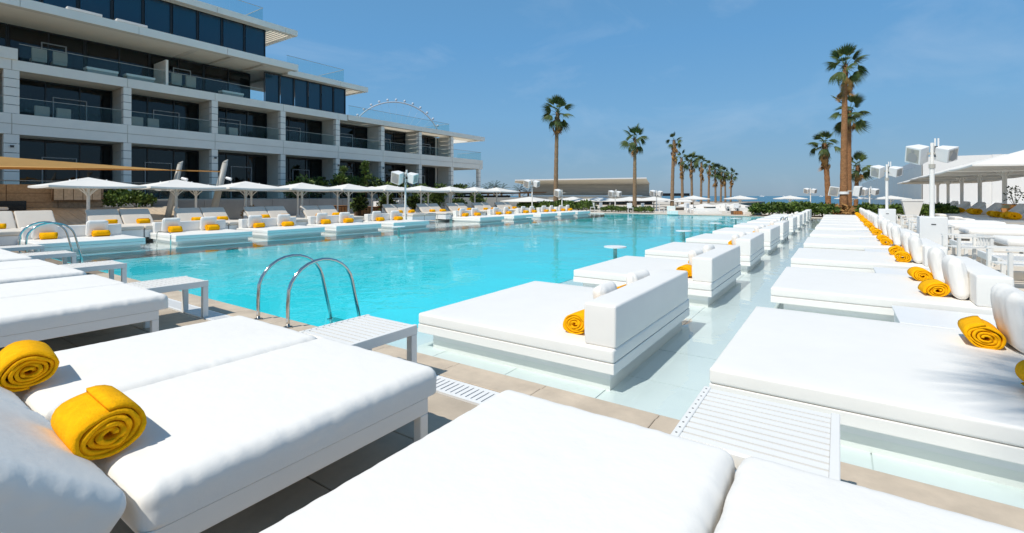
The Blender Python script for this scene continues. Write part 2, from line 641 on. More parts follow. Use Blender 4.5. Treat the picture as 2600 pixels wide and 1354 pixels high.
struct('sea', MB().quad((-20000, -20000, -2.2), (20000, -20000, -2.2), (20000, 25000, -2.2), (-20000, 25000, -2.2)), 'sea_water')
g = MB()
g.box(-140, -60, -3, 90, PY0 - 0.02, -0.05)                 # near side
g.box(-140, PY0 - 0.02, -3, PX0 - 0.02, 52, -0.05)          # left
g.box(PX1 + 0.02, PY0 - 0.02, -3, 90, 52, -0.05)            # right
g.box(PX0 - 0.02, PY1 + 0.02, -3, PX1 + 0.02, 52, -0.05)    # far
g.box(-140, 52, -3, -17, 150, -0.05)                        # land behind the pavilion
g.box(PX0 - 0.02, PY0 - 0.02, -3, PX1 + 0.02, PY1 + 0.02, ZF - 0.3)
struct('ground', g, 'grout')
struct('terrace', MB().box(-60, PY0, -0.05, PX0, 52, 0.0).box(PX1, PY0, -0.05, 60, 52, 0.0).box(PX0, PY1, -0.05, PX1, 52, 0.0)
       .box(-60, 52, -0.05, -17, 120, 0.0), 'terrace_stone')
struct('beach', MB().box(-17, 52, -3, 90, 70, -1.5), 'sand')

# pool basin
pb = MB()
pb.quad((SH_L, PY0, ZF), (SH_R, PY0, ZF), (SH_R, PY1, ZF), (SH_L, PY1, ZF))
pb.quad((SH_L, PY0, ZF), (SH_L, PY0, -0.01), (SH_R, PY0, -0.01), (SH_R, PY0, ZF))
pb.quad((SH_L, PY1, ZF), (SH_R, PY1, ZF), (SH_R, PY1, -0.03), (SH_L, PY1, -0.03))
pb.quad((SH_R, PY0, ZF), (SH_R, PY0, ZS), (SH_R, PY1, ZS), (SH_R, PY1, ZF))
pb.quad((SH_L, PY0, ZF), (SH_L, PY1, ZF), (SH_L, PY1, ZS), (SH_L, PY0, ZS))
struct('pool_basin', pb, 'pool_tile')
sh = MB()
sh.box(SH_R, PY0, ZF, PX1, PY1, ZS - 0.012)
sh.box(PX0, PY0, ZF, SH_L, PY1, ZS - 0.012)
shelf = struct('pool_shelf', sh, 'shelf_grout')
rim = MB()
rim.quad((SH_R, PY0 + 0.002, ZS - 0.05), (PX1, PY0 + 0.002, ZS - 0.05), (PX1, PY0 + 0.002, -0.01), (SH_R, PY0 + 0.002, -0.01))
rim.quad((PX1 - 0.002, PY0, ZS - 0.05), (PX1 - 0.002, PY1, ZS - 0.05), (PX1 - 0.002, PY1, -0.01), (PX1 - 0.002, PY0, -0.01))
rim.quad((PX0 + 0.002, PY0, ZS - 0.05), (PX0 + 0.002, PY1, ZS - 0.05), (PX0 + 0.002, PY1, -0.01), (PX0 + 0.002, PY0, -0.01))
rim.quad((PX0, PY1 - 0.002, ZS - 0.05), (SH_L, PY1 - 0.002, ZS - 0.05), (SH_L, PY1 - 0.002, -0.01), (PX0, PY1 - 0.002, -0.01))
obj('shelf_rim', rim, 'shelf_tile', shelf)
# shelf tiles: large pale slabs, one by one where they can be told apart
tile_me = MB().box(-0.4455, -0.4455, -0.02, 0.4455, 0.4455, 0).mesh('shelf_tile')
ty = PY0 + 0.46
for j in range(9):
    for i in range(7):
        x = SH_R + 0.45 + 0.02 + i * 0.9
        if x + 0.44 > PX1:
            continue
        obj('shelf_tile', tile_me, 'shelf_tile', shelf, (x, ty + j * 0.9, ZS + random.uniform(-0.0015, 0.0015)))
far_tiles = MB()
for j in range(9, 39):
    for i in range(6):
        x, y = SH_R + 0.47 + i * 0.9, ty + j * 0.9
        far_tiles.box(x - 0.448, y - 0.448, ZS - 0.02, x + 0.448, y + 0.448, ZS)
for j in range(39):
    for i in range(3):
        x, y = PX0 + 0.52 + i * 0.98, ty + j * 0.9
        far_tiles.box(x - 0.47, y - 0.448, ZS - 0.02, x + 0.47, y + 0.448, ZS)
o = obj('shelf_tile_field', far_tiles, 'shelf_tile', shelf)
o['kind'] = 'stuff'

wm = MB()
wm.quad((PX0, PY0, ZW), (PX1, PY0, ZW), (PX1, PY1, ZW), (PX0, PY1, ZW))
struct('pool_water', wm, 'pool_water')

# near deck: coping, drain, pavers, each stone its own piece
deck = struct('pool_deck', MB().box(-30, -8, -0.05, 12, PY0 - 0.005, -0.022), 'grout')


def stone_mesh(sx, sy, h=0.02):
    return MB().box(-sx / 2, -sy / 2, -h, sx / 2, sy / 2, 0).mesh('stone', bevel=0.004, seg=1)


cop_me = stone_mesh(0.896, 0.235, 0.03)
lip_me = stone_mesh(0.897, 0.085, 0.03)
pav_me = stone_mesh(0.894, 0.594)
for i in range(-13, 4):
    x = 0.33 + i * 0.9
    obj('coping_stone', cop_me, 'stone_coping', deck, (x, 3.093, 0))
    obj('coping_lip', lip_me, 'stone_coping', deck, (x, 3.257, -0.008))
for i in range(-11, 4):
    for j in range(4):
        obj('paver', pav_me, 'stone', deck, (0.60 + i * 0.9 + (0.45 if j % 2 else 0), 2.395 - j * 0.6, random.uniform(-0.001, 0.001)))
gb = MB()
gb.box(-0.3, -0.12, -0.02, 0.3, -0.085, -0.002)
gb.box(-0.3, 0.085, -0.02, 0.3, 0.12, -0.002)
for k in range(12):
    x = -0.3 + 0.05 * k
    gb.box(x + 0.006, -0.085, -0.02, x + 0.044, 0.085, -0.002)
grate_me = gb.mesh('drain_grate')
for i in range(-19, 5):
    obj('drain_grate', grate_me, 'white_plastic', deck, (0.15 + i * 0.602, 2.845, -0.001))

# ==================================================================== SUN LOUNGERS (near row)
LW = 1.15
loung_seat = [cushion('mattress', LW, 1.49, 0.15, 0.062, (60, 80, 3), 0.012, 0.0042, s, flat=True) for s in (1, 2, 3)]
loung_back = [cushion('backrest', LW, 0.88, 0.16, 0.062, (60, 48, 3), 0.014, 0.005, s + 5, flat=True) for s in (1, 2)]
for me_ in loung_seat + loung_back:
    me_.materials.append(MATS['white_fabric'])


def make_lounger(name, label, k, back_angle=40, fabric=True):
    t = thing(name, label, 'sun lounger')
    obj('mattress', loung_seat[k % 3], 'white_fabric', t, (0, -0.745, 0.405))
    a = R(back_angle)
    L = 0.86
    hy, hz = -1.50, 0.345
    cy = hy - math.cos(a) * (L / 2) - math.sin(a) * -0.075
    cz = hz + math.sin(a) * (L / 2) + math.cos(a) * 0.075
    obj('backrest', loung_back[k % 2], 'white_fabric', t, (0, cy - 0.10, cz), (-a, 0, 0))
    w = LW / 2 - 0.024
    for s in (-1, 1):
        obj('side_rail', MB().box(-0.02, -2.15, 0.235, 0.02, -0.10, 0.328).mesh('side_rail', bevel=0.004, seg=1), 'white_metal', t, (s * w, 0, 0))
        for y in (-0.13, -1.95):
            obj('leg', MB().box(-0.03, -0.03, 0, 0.03, 0.03, 0.234).mesh('leg', bevel=0.004, seg=1), 'white_metal', t, (s * (w - 0.01), y, 0))
    obj('end_rail', MB().box(-w + 0.02, -0.14, 0.24, w - 0.02, -0.10, 0.322), 'white_metal', t)
    for j in range(9):
        obj('slat', MB().box(-w + 0.02, -0.03, 0.30, w - 0.02, 0.03, 0.326), 'white_metal', t, (0, -0.25 - j * 0.15, 0))
    return t


FY = 2.12   # foot line of the near row
pairs = [(-0.335, 'bottom centre'), (-3.13, 'ladder'), (-6.92, ''), (-9.6, ''), (-12.3, ''), (-14.75, '')]
lounger_labels = [
    ('white padded sun lounger filling the bottom centre foreground', 'white padded sun lounger in the bottom right corner by the wide slatted table'),
    ('white sun lounger with the farther of the two big foreground towels', 'white sun lounger carrying the big foreground towel, its side facing the camera'),
    ('left lounger of the pair directly behind the foreground towels', 'white lounger with puckered edge at left, first past the foreground pair'),
    ('left lounger of the second pair past the foreground towels', 'right lounger of the second pair past the foreground towels'),
    ('left lounger of the third pair past the foreground towels', 'right lounger of the third pair past the foreground towels'),
    ('left lounger of the farthest pair on the near deck', 'right lounger of the farthest pair on the near deck')]
k = 0
first_l = None
for (cx, _), labs in zip(pairs, lounger_labels):
    for s, lab in zip((-1, 1), labs):
        x = cx + s * (LW / 2 + 0.006)
        if first_l is None:
            first_l = make_lounger('sun_lounger', lab, 0)
            first_l.location = (x, FY, 0)
            first_l['group'] = 'loungers along the near pool edge'
        else:
            d = dup(first_l, (x, FY + random.uniform(-0.015, 0.015), 0), 0, lab, 'loungers along the near pool edge')
            ch = [c for c in d.children if c.name.startswith('mattress')][0]
            ch.data = loung_seat[k % 3]
        k += 1

towel((-2.51, 0.66, 0.488), R(-4), 'large yellow rolled towel nearest the camera at bottom left', 'towels on the near loungers', True)
towel((-3.66, 0.66, 0.488), R(-2), 'yellow rolled towel at the left edge behind the nearest towel', 'towels on the near loungers', True)


# slatted bench tables at the lounger feet
def make_table(label, tw=0.62, tl=0.66, dy=0.0):
    t = thing('slatted_table', label, 'table', group='white slatted tables at the lounger feet')
    h = 0.45
    x = tw / 2
    for s in (-1, 1):
        obj('side_apron', MB().box(-0.018, 0.0, h - 0.075, 0.018, tl, h).mesh('side_apron', bevel=0.003, seg=1), 'white_metal', t, (s * (x - 0.018), 0, 0))
        for y in (0.03, tl - 0.032):
            obj('leg', MB().box(-0.03, -0.03, 0, 0.03, 0.03, h - 0.077).mesh('leg', bevel=0.003, seg=1), 'white_metal', t, (s * (x - 0.032), y, 0))
    for yy in (0.02, tl - 0.02):
        obj('end_apron', MB().box(-x + 0.037, yy - 0.018, h - 0.07, x - 0.037, yy + 0.018, h - 0.012), 'white_metal', t)
    nsl = 11
    st = (tl - 0.02) / nsl
    sl = MB().box(-x + 0.037, -st * 0.5 + 0.008, h - 0.025, x - 0.037, st * 0.5 - 0.008, h - 0.003).mesh('slat')
    for j in range(nsl):
        obj('slat', sl, 'white_metal', t, (0, 0.01 + st * (j + 0.5), 0))
    bolts = obj('bolt', MB().cyl((0, 0, h - 0.001), (0, 0, h + 0.0008), 0.005, n=8), 'dark_grey', t, (-x + 0.018, 0.01 + st * 0.5, 0))
    for j in range(1, nsl):
        b = bolts.copy()
        COL.objects.link(b)
        b.parent = t
        b.location = (-x + 0.018, 0.01 + st * (j + 0.5), 0)
    return t


table_x = [(-0.305, 'wide white slatted table at lower right beside the nearest daybed'),
           (-3.15, 'white slatted table with its leg beside the foreground pool ladder'),
           (-6.79, 'white slatted table casting a striped shadow on the deck at left'),
           (-9.52, 'white slatted table, second from left among those over the water'),
           (-12.06, 'white slatted table, third past the striped shadow'),
           (-14.2, 'white slatted table farthest left, before the distant ladder')]
tb = make_table(table_x[0][1])
tb.location = (table_x[0][0], 2.13, 0)
for x, lab in table_x[1:]:
    dup(tb, (x, 2.13, 0), 0, lab)


# pool ladders
def make_ladder(label, loc, rotz=0):
    t = thing('pool_ladder', label, 'pool ladder', loc, rotz, 'steel pool ladders')
    for s in (0, 1):
        pts = [(0, 0, -0.02), (0, 0, 0.12), (0, 0.0, 0.25)]
        for k in range(1, 14):
            a = math.pi - (math.pi - 0.22) * k / 13
            pts.append((0, 0.44 + 0.44 * math.cos(a), 0.33 + 0.40 * math.sin(a)))
        p = pts[-1]
        pts += [(0, p[1] + 0.06, 0.15), (0, p[1] + 0.13, -0.15), (0, p[1] + 0.15, ZF)]
        obj('handrail', MB().tube(pts, 0.021, 14).mesh('handrail', smooth=True), 'steel', t, (s * 0.64, 0, 0))
        obj('flange', MB().cyl((0, 0, 0.0), (0, 0, 0.012), 0.05, n=16), 'steel', t, (s * 0.64, 0, 0))
    obj('step', MB().box(0.02, 0.93, -0.20, 0.62, 1.03, -0.18), 'steel', t)
    return t


make_ladder('shiny steel pool ladder with twin arched rails in the foreground', (-5.82, 3.06, 0))
make_ladder('distant steel pool ladder arching up at the far left', (-16.45, 2.85, 0.12))

# ==================================================================== DAYBEDS IN THE WATER
BL, BW = 2.24, 2.41
ZM = 0.235      # top of the mattresses
bed_mat = [cushion('mattress', BL, BW, 0.114, 0.022, (16, 16, 1), 0.006, 0.003, s) for s in (1, 2)]
bed_back = cushion('backrest', 0.285, BW - 0.12, 0.354, 0.02, (3, 14, 4), 0.004, 0.003, 3, side_puff=0.004)
for q in bed_mat + [bed_back]:
    q.materials.append(MATS['white_vinyl'])
pillow_me = [cushion('pillow', 0.17, 0.50, 0.46, 0.075, (3, 10, 10), 0.0, 0.01, s) for s in (4, 5, 6)]
for q in pillow_me:
    for v_ in q.vertices:
        fy = 1 - (abs(v_.co.y) / 0.26) ** 2
        fz = 1 - (abs(v_.co.z) / 0.24) ** 2
        v_.co.x *= 0.42 + 0.60 * max(0.0, fy * fz) ** 0.35
    q.materials.append(MATS['white_fabric'])


def make_daybed(label):
    """origin at foot-near corner on the water line; head at +x"""
    t = thing('daybed', label, 'daybed')
    obj('plinth', MB().box(0.14, 0.09, ZS - 0.005, BL - 0.07, BW - 0.09, 0.029), 'white_plastic', t)
    obj('base', MB().box(0.0, 0.0, 0.031, BL, BW, 0.118).mesh('base', bevel=0.006, seg=2), 'white_vinyl', t)
    obj('mattress', bed_mat[0], 'white_vinyl', t, (BL / 2, BW / 2, 0.178))
    obj('backrest', bed_back, 'white_vinyl', t, (BL - 0.1425, BW / 2 - 0.02, 0.412))
    return t


# middle row: feet to the pool, head at +x
mid = make_daybed('white daybed nearest the camera in the middle row of the pool')
mid.location = (-3.76, 3.7, 0)
mid['group'] = 'daybeds of the middle row'
MY = [3.7 + 3.668 * i for i in range(5)] + [22.5, 26.0, 29.4, 32.8, 36.1]
for i, y in enumerate(MY):
    if i:
        dup(mid, (-3.76 + random.uniform(-.02, .02), y, 0), R(random.uniform(-.5, .5)), f'white daybed, {ORD[i]} from the camera in the middle row', 'daybeds of the middle row')
    for j, (dy, lab) in enumerate(((0.50, 'near'), (1.45, 'far'))):
        far = '' if i else ' of the nearest'
        if i < 8:
            p = obj('pillow', pillow_me[(i + j) % 3], 'white_fabric', None, (-3.76 + BL - 0.39, y + dy + 0.28, ZM + 0.20), (0, R(-10), R(random.uniform(-6, 6))), (1, 0.9, 0.84))
            tag(p, f'white pillow at the {lab} end of the {ORD[i]} middle-row daybed', 'pillow', 'pillows on the middle row')
            towel((-3.76 + BL - (0.60 if j else 0.46), y + (1.80 if j else dy - 0.12), ZM - 0.003), R(90), f'yellow rolled towel at the {lab} end of the {ORD[i]} middle-row daybed', 'towels on the middle row', scale=0.95)

# right row
RX = -0.79
RY = [3.73 + 3.752 * i for i in range(5)] + [22.8, 25.6, 28.4, 31.2, 34.0, 36.8]
for i, y in enumerate(RY):
    d = dup(mid, (RX + (random.uniform(-.02, .02) if i else 0), y, 0), R(random.uniform(-.4, .4)) if i else 0, 'white daybed filling the right foreground, nearest of the right row' if i == 0 else f'white daybed, {ORD[i]} from the camera in the right row', 'daybeds of the right row')
    d.scale = (1.066, 1, 1)
    for j, (dy, lab) in enumerate(((0.56, 'near'), (1.86, 'far'))):
        p = obj('pillow', pillow_me[(i + j) % 3], 'white_fabric', None, (RX + BL - 0.24, y + dy + 0.05, ZM + 0.255), (0, R(-8), R(random.uniform(-5, 5))), (1.15, 1.1, 1.1))
        tag(p, f'white pillow at the {lab} end of the {ORD[i]} right-row daybed', 'pillow', 'pillows on the right row')
        if not (i == 0 and j == 2):
            towel((RX + BL - 0.44 + (0.09 if i + j == 0 else 0), y + dy + 0.06, ZM - 0.003), R(90), f'yellow rolled towel at the {lab} end of the {ORD[i]} right-row daybed', 'towels on the right row')

# low white side tables between the right-row beds
st_me = MB().box(-0.42, -0.45, ZS, 0.42, 0.45, 0.17).mesh('side_table', bevel=0.008, seg=1)
for i in range(5):
    y = (RY[i] + BW + RY[i + 1]) / 2
    t = thing('side_table', f'low white box table in the {ORD[i]} gap between right-row daybeds', 'side table', (RX + 1.75, y, 0), 0, 'box tables between the right-row daybeds')
    obj('body', st_me, 'white_plastic', t)
    obj('top', MB().box(-0.44, -0.47, 0.172, 0.44, 0.47, 0.195).mesh('top', bevel=0.004, seg=1), 'white_plastic', t)

# left row: feet at +x towards the pool, heads at -x
LX = -17.44
LY = [3.54, 6.76, 9.67, 12.66, 15.75, 22.4, 25.9, 29.3, 32.3, 35.1]
for i, y in enumerate(LY):
    dup(mid, (LX + random.uniform(-.04, .04), y + BW * 0.92, 0), math.pi + R(random.uniform(-.8, .8)), f'white daybed, {ORD[i]} from the near end of the left row', 'daybeds of the left row')
    for j, (dy, lab) in enumerate(((0.42, 'near'), (1.62, 'far'))):
        p = obj('pillow', pillow_me[(i + j) % 3], 'white_fabric', None, (LX - BL + 0.42, y + dy - 0.1, ZM + 0.255), (0, R(10), R(random.uniform(-8, 8))), (1.1, 1.1, 1.1))
        tag(p, f'white pillow at the {lab} end of the {ORD[i]} left-row daybed', 'pillow', 'pillows on the left row')
        towel((LX - BL + 0.66, y + dy - 0.06, ZM - 0.003), R(90), f'yellow rolled towel at the {lab} end of the {ORD[i]} left-row daybed', 'towels on the left row', scale=1.1)

# round tables standing in the pool
rt = thing('round_pool_table', 'round white table in the water beside the nearest daybeds', 'table', (-4.85, 11.9, 0), 0, 'round tables in the pool')
obj('table_top', MB().cyl((0, 0, 0.15), (0, 0, 0.178), 0.29, n=36), 'white_plastic', rt)
obj('stem', MB().cyl((0, 0, ZF), (0, 0, 0.149), 0.05, n=16), 'mast', rt)
for q, lab in (((-4.9, 18.8, 0), 'round white pool table, second from the camera'), ((-5.0, 25.0, 0), 'round white pool table, third from the camera'),
               ((-5.1, 31.2, 0), 'round white pool table, fourth from the camera'), ((-15.8, 14.4, 0), 'round white pool table in front of the left-row daybeds'),
               ((-16.0, 25.5, 0), 'round white pool table at the far end of the left row')):
    dup(rt, q, 0, lab)


# bent steel handrails by the pool steps
def step_rail(label, loc, rotz, h=0.69, r=0.019, two=True):
    t = thing('step_handrail', label, 'handrail', loc, rotz, 'slim handrails at the pool steps')
    for dx in ((0, 0.13) if two else (0,)):
        obj('rail', MB().tube([(dx, 0, ZS), (dx, 0, h - 0.09), (dx, 0.03, h - 0.03), (dx, 0.10, h), (dx, 0.9, h), (dx, 1.0, h - 0.03), (dx, 1.05, h - 0.1), (dx, 1.05, ZS)], r, 10).mesh('rail', smooth=True), 'steel', t)
    return t


step_rail('slim bent steel handrail between the middle-row daybeds', (-1.62, 21.0, 0), R(180))
step_rail('slim steel handrail beside the first left-row daybed', (-17.1, 6.28, 0), R(90), 0.36, 0.014, False)
step_rail('slim steel handrail in the wide gap of the left row', (-17.2, 19.3, 0), R(90), 0.5, 0.016)

# ==================================================================== LEFT TERRACE
# second row of loungers on the terrace, heads at -x, shaded by the umbrellas
tl_seat = cushion('mattress', 2.05, 0.93, 0.13, 0.04, (10, 6, 1), 0.006, 0.006, 2)
tl_back = cushion('backrest', 0.85, 0.93, 0.12, 0.04, (8, 6, 1), 0.006, 0.006, 3)
tl_seat.materials.append(MATS['sand_fabric'])
tl_back.materials.append(MATS['sand_fabric'])


def terrace_lounger(label, loc, rotz, group, fabric=None):
    t = thing('terrace_lounger', label, 'sun lounger', loc, rotz, group)
    obj('base', MB().box(-0.0, -0.46, 0.0, 2.0, 0.46, 0.27).mesh('base', bevel=0.01, seg=1), 'white_plastic', t)
    obj('mattress', tl_seat, 'canopy_fabric', t, (1.02, 0, 0.34))
    obj('backrest', tl_back, 'canopy_fabric', t, (-0.22, 0, 0.62), (0, R(42), 0))
    obj('back_support', MB().hexa([(-0.62, -0.42, 0.0), (-0.05, -0.42, 0.0), (-0.05, 0.42, 0.0), (-0.62, 0.42, 0.0)],
                                  [(-0.58, -0.42, 0.74), (-0.10, -0.42, 0.33), (-0.10, 0.42, 0.33), (-0.58, 0.42, 0.74)]), 'white_plastic', t)
    return t


TY = [3.7, 6.45, 9.2, 11.95, 14.7, 19.9, 22.65, 25.4, 28.2, 31.0]
tl0 = None
for i, y in enumerate(TY):
    for s, lab in ((-1, 'near'), (1, 'far')):
        label = f'{lab} lounger of the {ORD[i]} terrace pair behind the left-row daybeds'
        p = (-21.7, y + s * 0.48, 0.08)
        if tl0 is None:
            tl0 = terrace_lounger('terrace_lounger', p, 0, 'terrace loungers under the left umbrellas')
            tl0['label'] = label
        else:
            dup(tl0, p, 0, label)
        towel((-21.25, y + s * 0.48, 0.47), R(90), f'rolled towel on the {lab} lounger of the {ORD[i]} terrace pair', 'towels on the terrace loungers')


# square white umbrellas
def make_umbrella(label, loc, s, zr, za, group, pole_r=0.055, name='square_umbrella', base=True):
    t = thing(name, label, 'umbrella', loc, 0, group)
    h = s / 2
    c = MB()
    # canopy: four gently sagging panels with a small valance and thickness
    N = 8
    prof = []
    for k in range(N + 1):
        q = k / N
        prof.append((h * q, za - (za - zr) * (q * 0.86 + 0.14 * q * q) - 0.05 * math.sin(math.pi * q) * 0.6))
    for d in range(4):
        M = Matrix.Rotation(d * math.pi / 2, 3, 'Z')
        for k in range(N):
            (r0, z0), (r1, z1) = prof[k], prof[k + 1]
            for m in range(6):
                a0, a1 = -1 + m / 3, -1 + (m + 1) / 3

                def P(r, z, a):
                    sag = -0.035 * (1 - a * a) * (r / h)
                    return M @ Vector((r, r * a, z + sag))
                if k == 0:
                    c.tri(P(r0, z0, 0), P(r1, z1, a0), P(r1, z1, a1))
                else:
                    c.quad(P(r0, z0, a0), P(r1, z1, a0), P(r1, z1, a1), P(r0, z0, a1))
        for m in range(6):
            a0, a1 = -1 + m / 3, -1 + (m + 1) / 3
            p0, p1 = M @ Vector((h, h * a0, zr - 0.035 * (1 - a0 * a0))), M @ Vector((h, h * a1, zr - 0.035 * (1 - a1 * a1)))
            c.quad(p0, p0 - Vector((0, 0, 0.07)), p1 - Vector((0, 0, 0.07)), p1)
    obj('canopy', c.mesh('canopy', smooth=False), 'canopy_fabric', t)
    obj('pole', MB().cyl((0, 0, 0.04), (0, 0, za - 0.03), pole_r, n=14).mesh('pole', smooth=False), 'white_metal', t)
    if base:
        obj('foot', MB().cyl((0, 0, 0), (0, 0, 0.30), pole_r * 2.4, pole_r * 1.3, n=14), 'white_metal', t)
        obj('foot_plate', MB().box(-0.35, -0.35, 0, 0.35, 0.35, 0.05), 'white_metal', t)
    for d in range(4):
        a = math.pi / 4 + d * math.pi / 2
        ca_, sa_ = math.cos(a), math.sin(a)
        L = h * math.sqrt(2) - 0.05
        obj('rib', MB().tube([(0, 0, za - 0.08), (ca_ * L, sa_ * L, zr - 0.03)], 0.02, 6), 'white_metal', t)
        obj('strut', MB().tube([(0, 0, zr - 0.42), (ca_ * 0.12, sa_ * 0.12, zr - 0.27), (ca_ * 0.35, sa_ * 0.35, zr - 0.06), (ca_ * 0.62, sa_ * 0.62, zr + (za - zr) * 0.72)], 0.024, 6), 'white_metal', t)
    return t


UZ = 0.08
um = make_umbrella('white square umbrella, nearest of the front row at left', (-23.5, 5.92, UZ), 2.78, 1.80, 2.13, 'front row of umbrellas at left')
for i in range(1, 10):
    dup(um, (-23.5, 5.92 + 2.915 * i, UZ), 0, f'white square umbrella, {ORD[i]} from the left in the front row')
for i in range(8):
    dup(um, (-28.4, 11.6 + 2.92 * i, UZ), 0, f'white square umbrella, {ORD[i]} from the left in the back row', 'back row of umbrellas at left')

# timber ramp, wall, planter, concrete wall
ramp = thing('timber_ramp', 'sloping timber plank ramp behind the left terrace loungers', 'ramp', (-29, 4, 0))
x0, x1, z0, z1 = -27.7, -31.2, 0.25, 0.92
slope = math.atan2(z1 - z0, x0 - x1)
plank_me = MB().box(-1.79, -0.235, -0.03, 1.79, 0.235, 0).mesh('plank', bevel=0.006, seg=1)
for j in range(28):
    y = -1.5 + 0.48 * j
    obj('plank', plank_me, 'timber_ramp', ramp, ((x0 + x1) / 2 + 29, y - 4, (z0 + z1) / 2), (0, slope, 0))
obj('ramp_body', MB().hexa([(x0 + 29.02, -5.8, 0.0), (x0 + 29.02, 7.7, 0.0), (x1 + 29, 7.7, 0.0), (x1 + 29, -5.8, 0.0)],
                           [(x0 + 29.02, -5.8, z0 - 0.04), (x0 + 29.02, 7.7, z0 - 0.04), (x1 + 29, 7.7, z1 - 0.04), (x1 + 29, -5.8, z1 - 0.04)]), 'timber_dark', ramp)
wall = thing('timber_wall', 'brown timber panelled wall above the ramp at far left', 'wall', (-31.3, 1, 0))
for j in range(6):
    for k in range(3):
        y0, y1 = -3.0 + 1.75 * j, -3.0 + 1.75 * (j + 1)
        obj('wall_panel', MB().box(-0.06, y0 + 0.012, 0.80 + 0.42 * k, 0.0, y1 - 0.012, 0.80 + 0.42 * (k + 1) - 0.02), 'timber', wall)
obj('wall_core', MB().box(-0.25, -3.0, 0, -0.07, 7.5, 2.0), 'timber_dark', wall)
crate = thing('timber_cabinet', 'grey-brown timber cabinet mounted on the wall behind the first umbrella', 'cabinet', (-30.9, 6.5, 1.28))
obj('carcass', MB().box(-0.33, -0.0, 0, 0.0, 1.8, 0.68), 'timber_dark', crate)
for j in range(5):
    obj('door_panel', MB().box(0.003, 0.015 + j * 0.357, 0.03, 0.03, 0.345 + j * 0.357, 0.65), 'timber_ramp', crate)
bar = thing('dark_storage_unit', 'black storage unit with white towels against the timber wall', 'storage unit', (-31.0, 4.45, 0.86))
obj('body', MB().box(-0.2, 0, 0, 0.28, 1.1, 0.42), 'black_gloss', bar)
obj('shelf', MB().box(0.0, 0.04, 0.16, 0.30, 0.55, 0.18), 'dark_grey', bar)
obj('towel_pile', cushion('towel_pile', 0.25, 0.42, 0.12, 0.05, (4, 6, 1), 0.02, 0.02, 9), 'white_fabric', bar, (0.32, 0.30, 0.07))


def leaf_mass(mb, n, fn, size, rnd):
    """n leaf-sized folded faces at points given by fn()"""
    for _ in range(n):
        c, up = fn()
        c = Vector(c)
        d = Vector((rnd.gauss(0, 1), rnd.gauss(0, 1), rnd.gauss(0.25, 0.7))).normalized()
        d = (d + Vector(up) * 0.6).normalized()
        s = d.cross(Vector((rnd.gauss(0, 1), rnd.gauss(0, 1), rnd.gauss(0, 1)))).normalized()
        L = size * rnd.uniform(0.6, 1.3)
        w = L * 0.30
        n_ = d.cross(s)
        i = len(mb.v)
        mb.v += [tuple(c), tuple(c + d * L * 0.5 + s * w + n_ * w * 0.3), tuple(c + d * L), tuple(c + d * L * 0.5 - s * w + n_ * w * 0.3)]
        mb.f += [(i, i + 1, i + 2), (i, i + 2, i + 3)]


def bush_fn(cx, cy, cz, rx, ry, rz, rnd, shell=0.55):
    def fn():
        while True:
            p = Vector((rnd.uniform(-1, 1), rnd.uniform(-1, 1), rnd.uniform(-1, 1)))
            if shell < p.length < 1:
                break
        k = 1 + 0.35 * noise.noise(p * 2.5 + Vector((cx, cy, cz)))
        return (cx + p.x * rx * k, cy + p.y * ry * k, cz + p.z * rz * k), p
    return fn


def hedge(label, x0, x1, y0, y1, z0, z1, n, size, matn='leaf', seed=1, name='hedge'):
    rnd = random.Random(seed)
    t = thing(name, label, name, ((x0 + x1) / 2, (y0 + y1) / 2, z0))
    cx, cy = (x0 + x1) / 2, (y0 + y1) / 2
    hx, hy = (x1 - x0) / 2, (y1 - y0) / 2
    H_ = z1 - z0

    def fn():
        x, y = rnd.uniform(-hx, hx), rnd.uniform(-hy, hy)
        top = H_ * (0.78 + 0.32 * noise.noise(Vector((x * 0.9 + cx, y * 0.9 + cy, seed))) + 0.12 * noise.noise(Vector((x * 3 + cx, y * 3, seed))))
        e = min((hx - abs(x)) / 0.4, (hy - abs(y)) / 0.4, 1)
        top *= 0.55 + 0.45 * max(e, 0) ** 0.5
        z = top * (1 - abs(rnd.gauss(0, 0.28)))
        return (x, y, max(z, 0.0)), (0, 0, 0.4)
    a, b = MB(), MB()
    leaf_mass(a, int(n * 0.6), fn, size, rnd)
    leaf_mass(b, int(n * 0.4), fn, size, rnd)
    obj('foliage', a, matn, t)
    obj('young_foliage', b, 'leaf_light' if matn == 'leaf' else 'leaf', t)
    stem = MB()
    for _ in range(max(6, int(hx * hy * 6))):
        x, y = rnd.uniform(-hx * .9, hx * .9), rnd.uniform(-hy * .9, hy * .9)
        stem.tube([(x, y, 0), (x + rnd.uniform(-.1, .1), y + rnd.uniform(-.1, .1), H_ * 0.65)], [0.02, 0.008], 5)
    obj('stems', stem, 'boot', t)
    obj('soil', MB().box(-hx, -hy, -0.02, hx, hy, 0.03), 'soil', t)
    return t


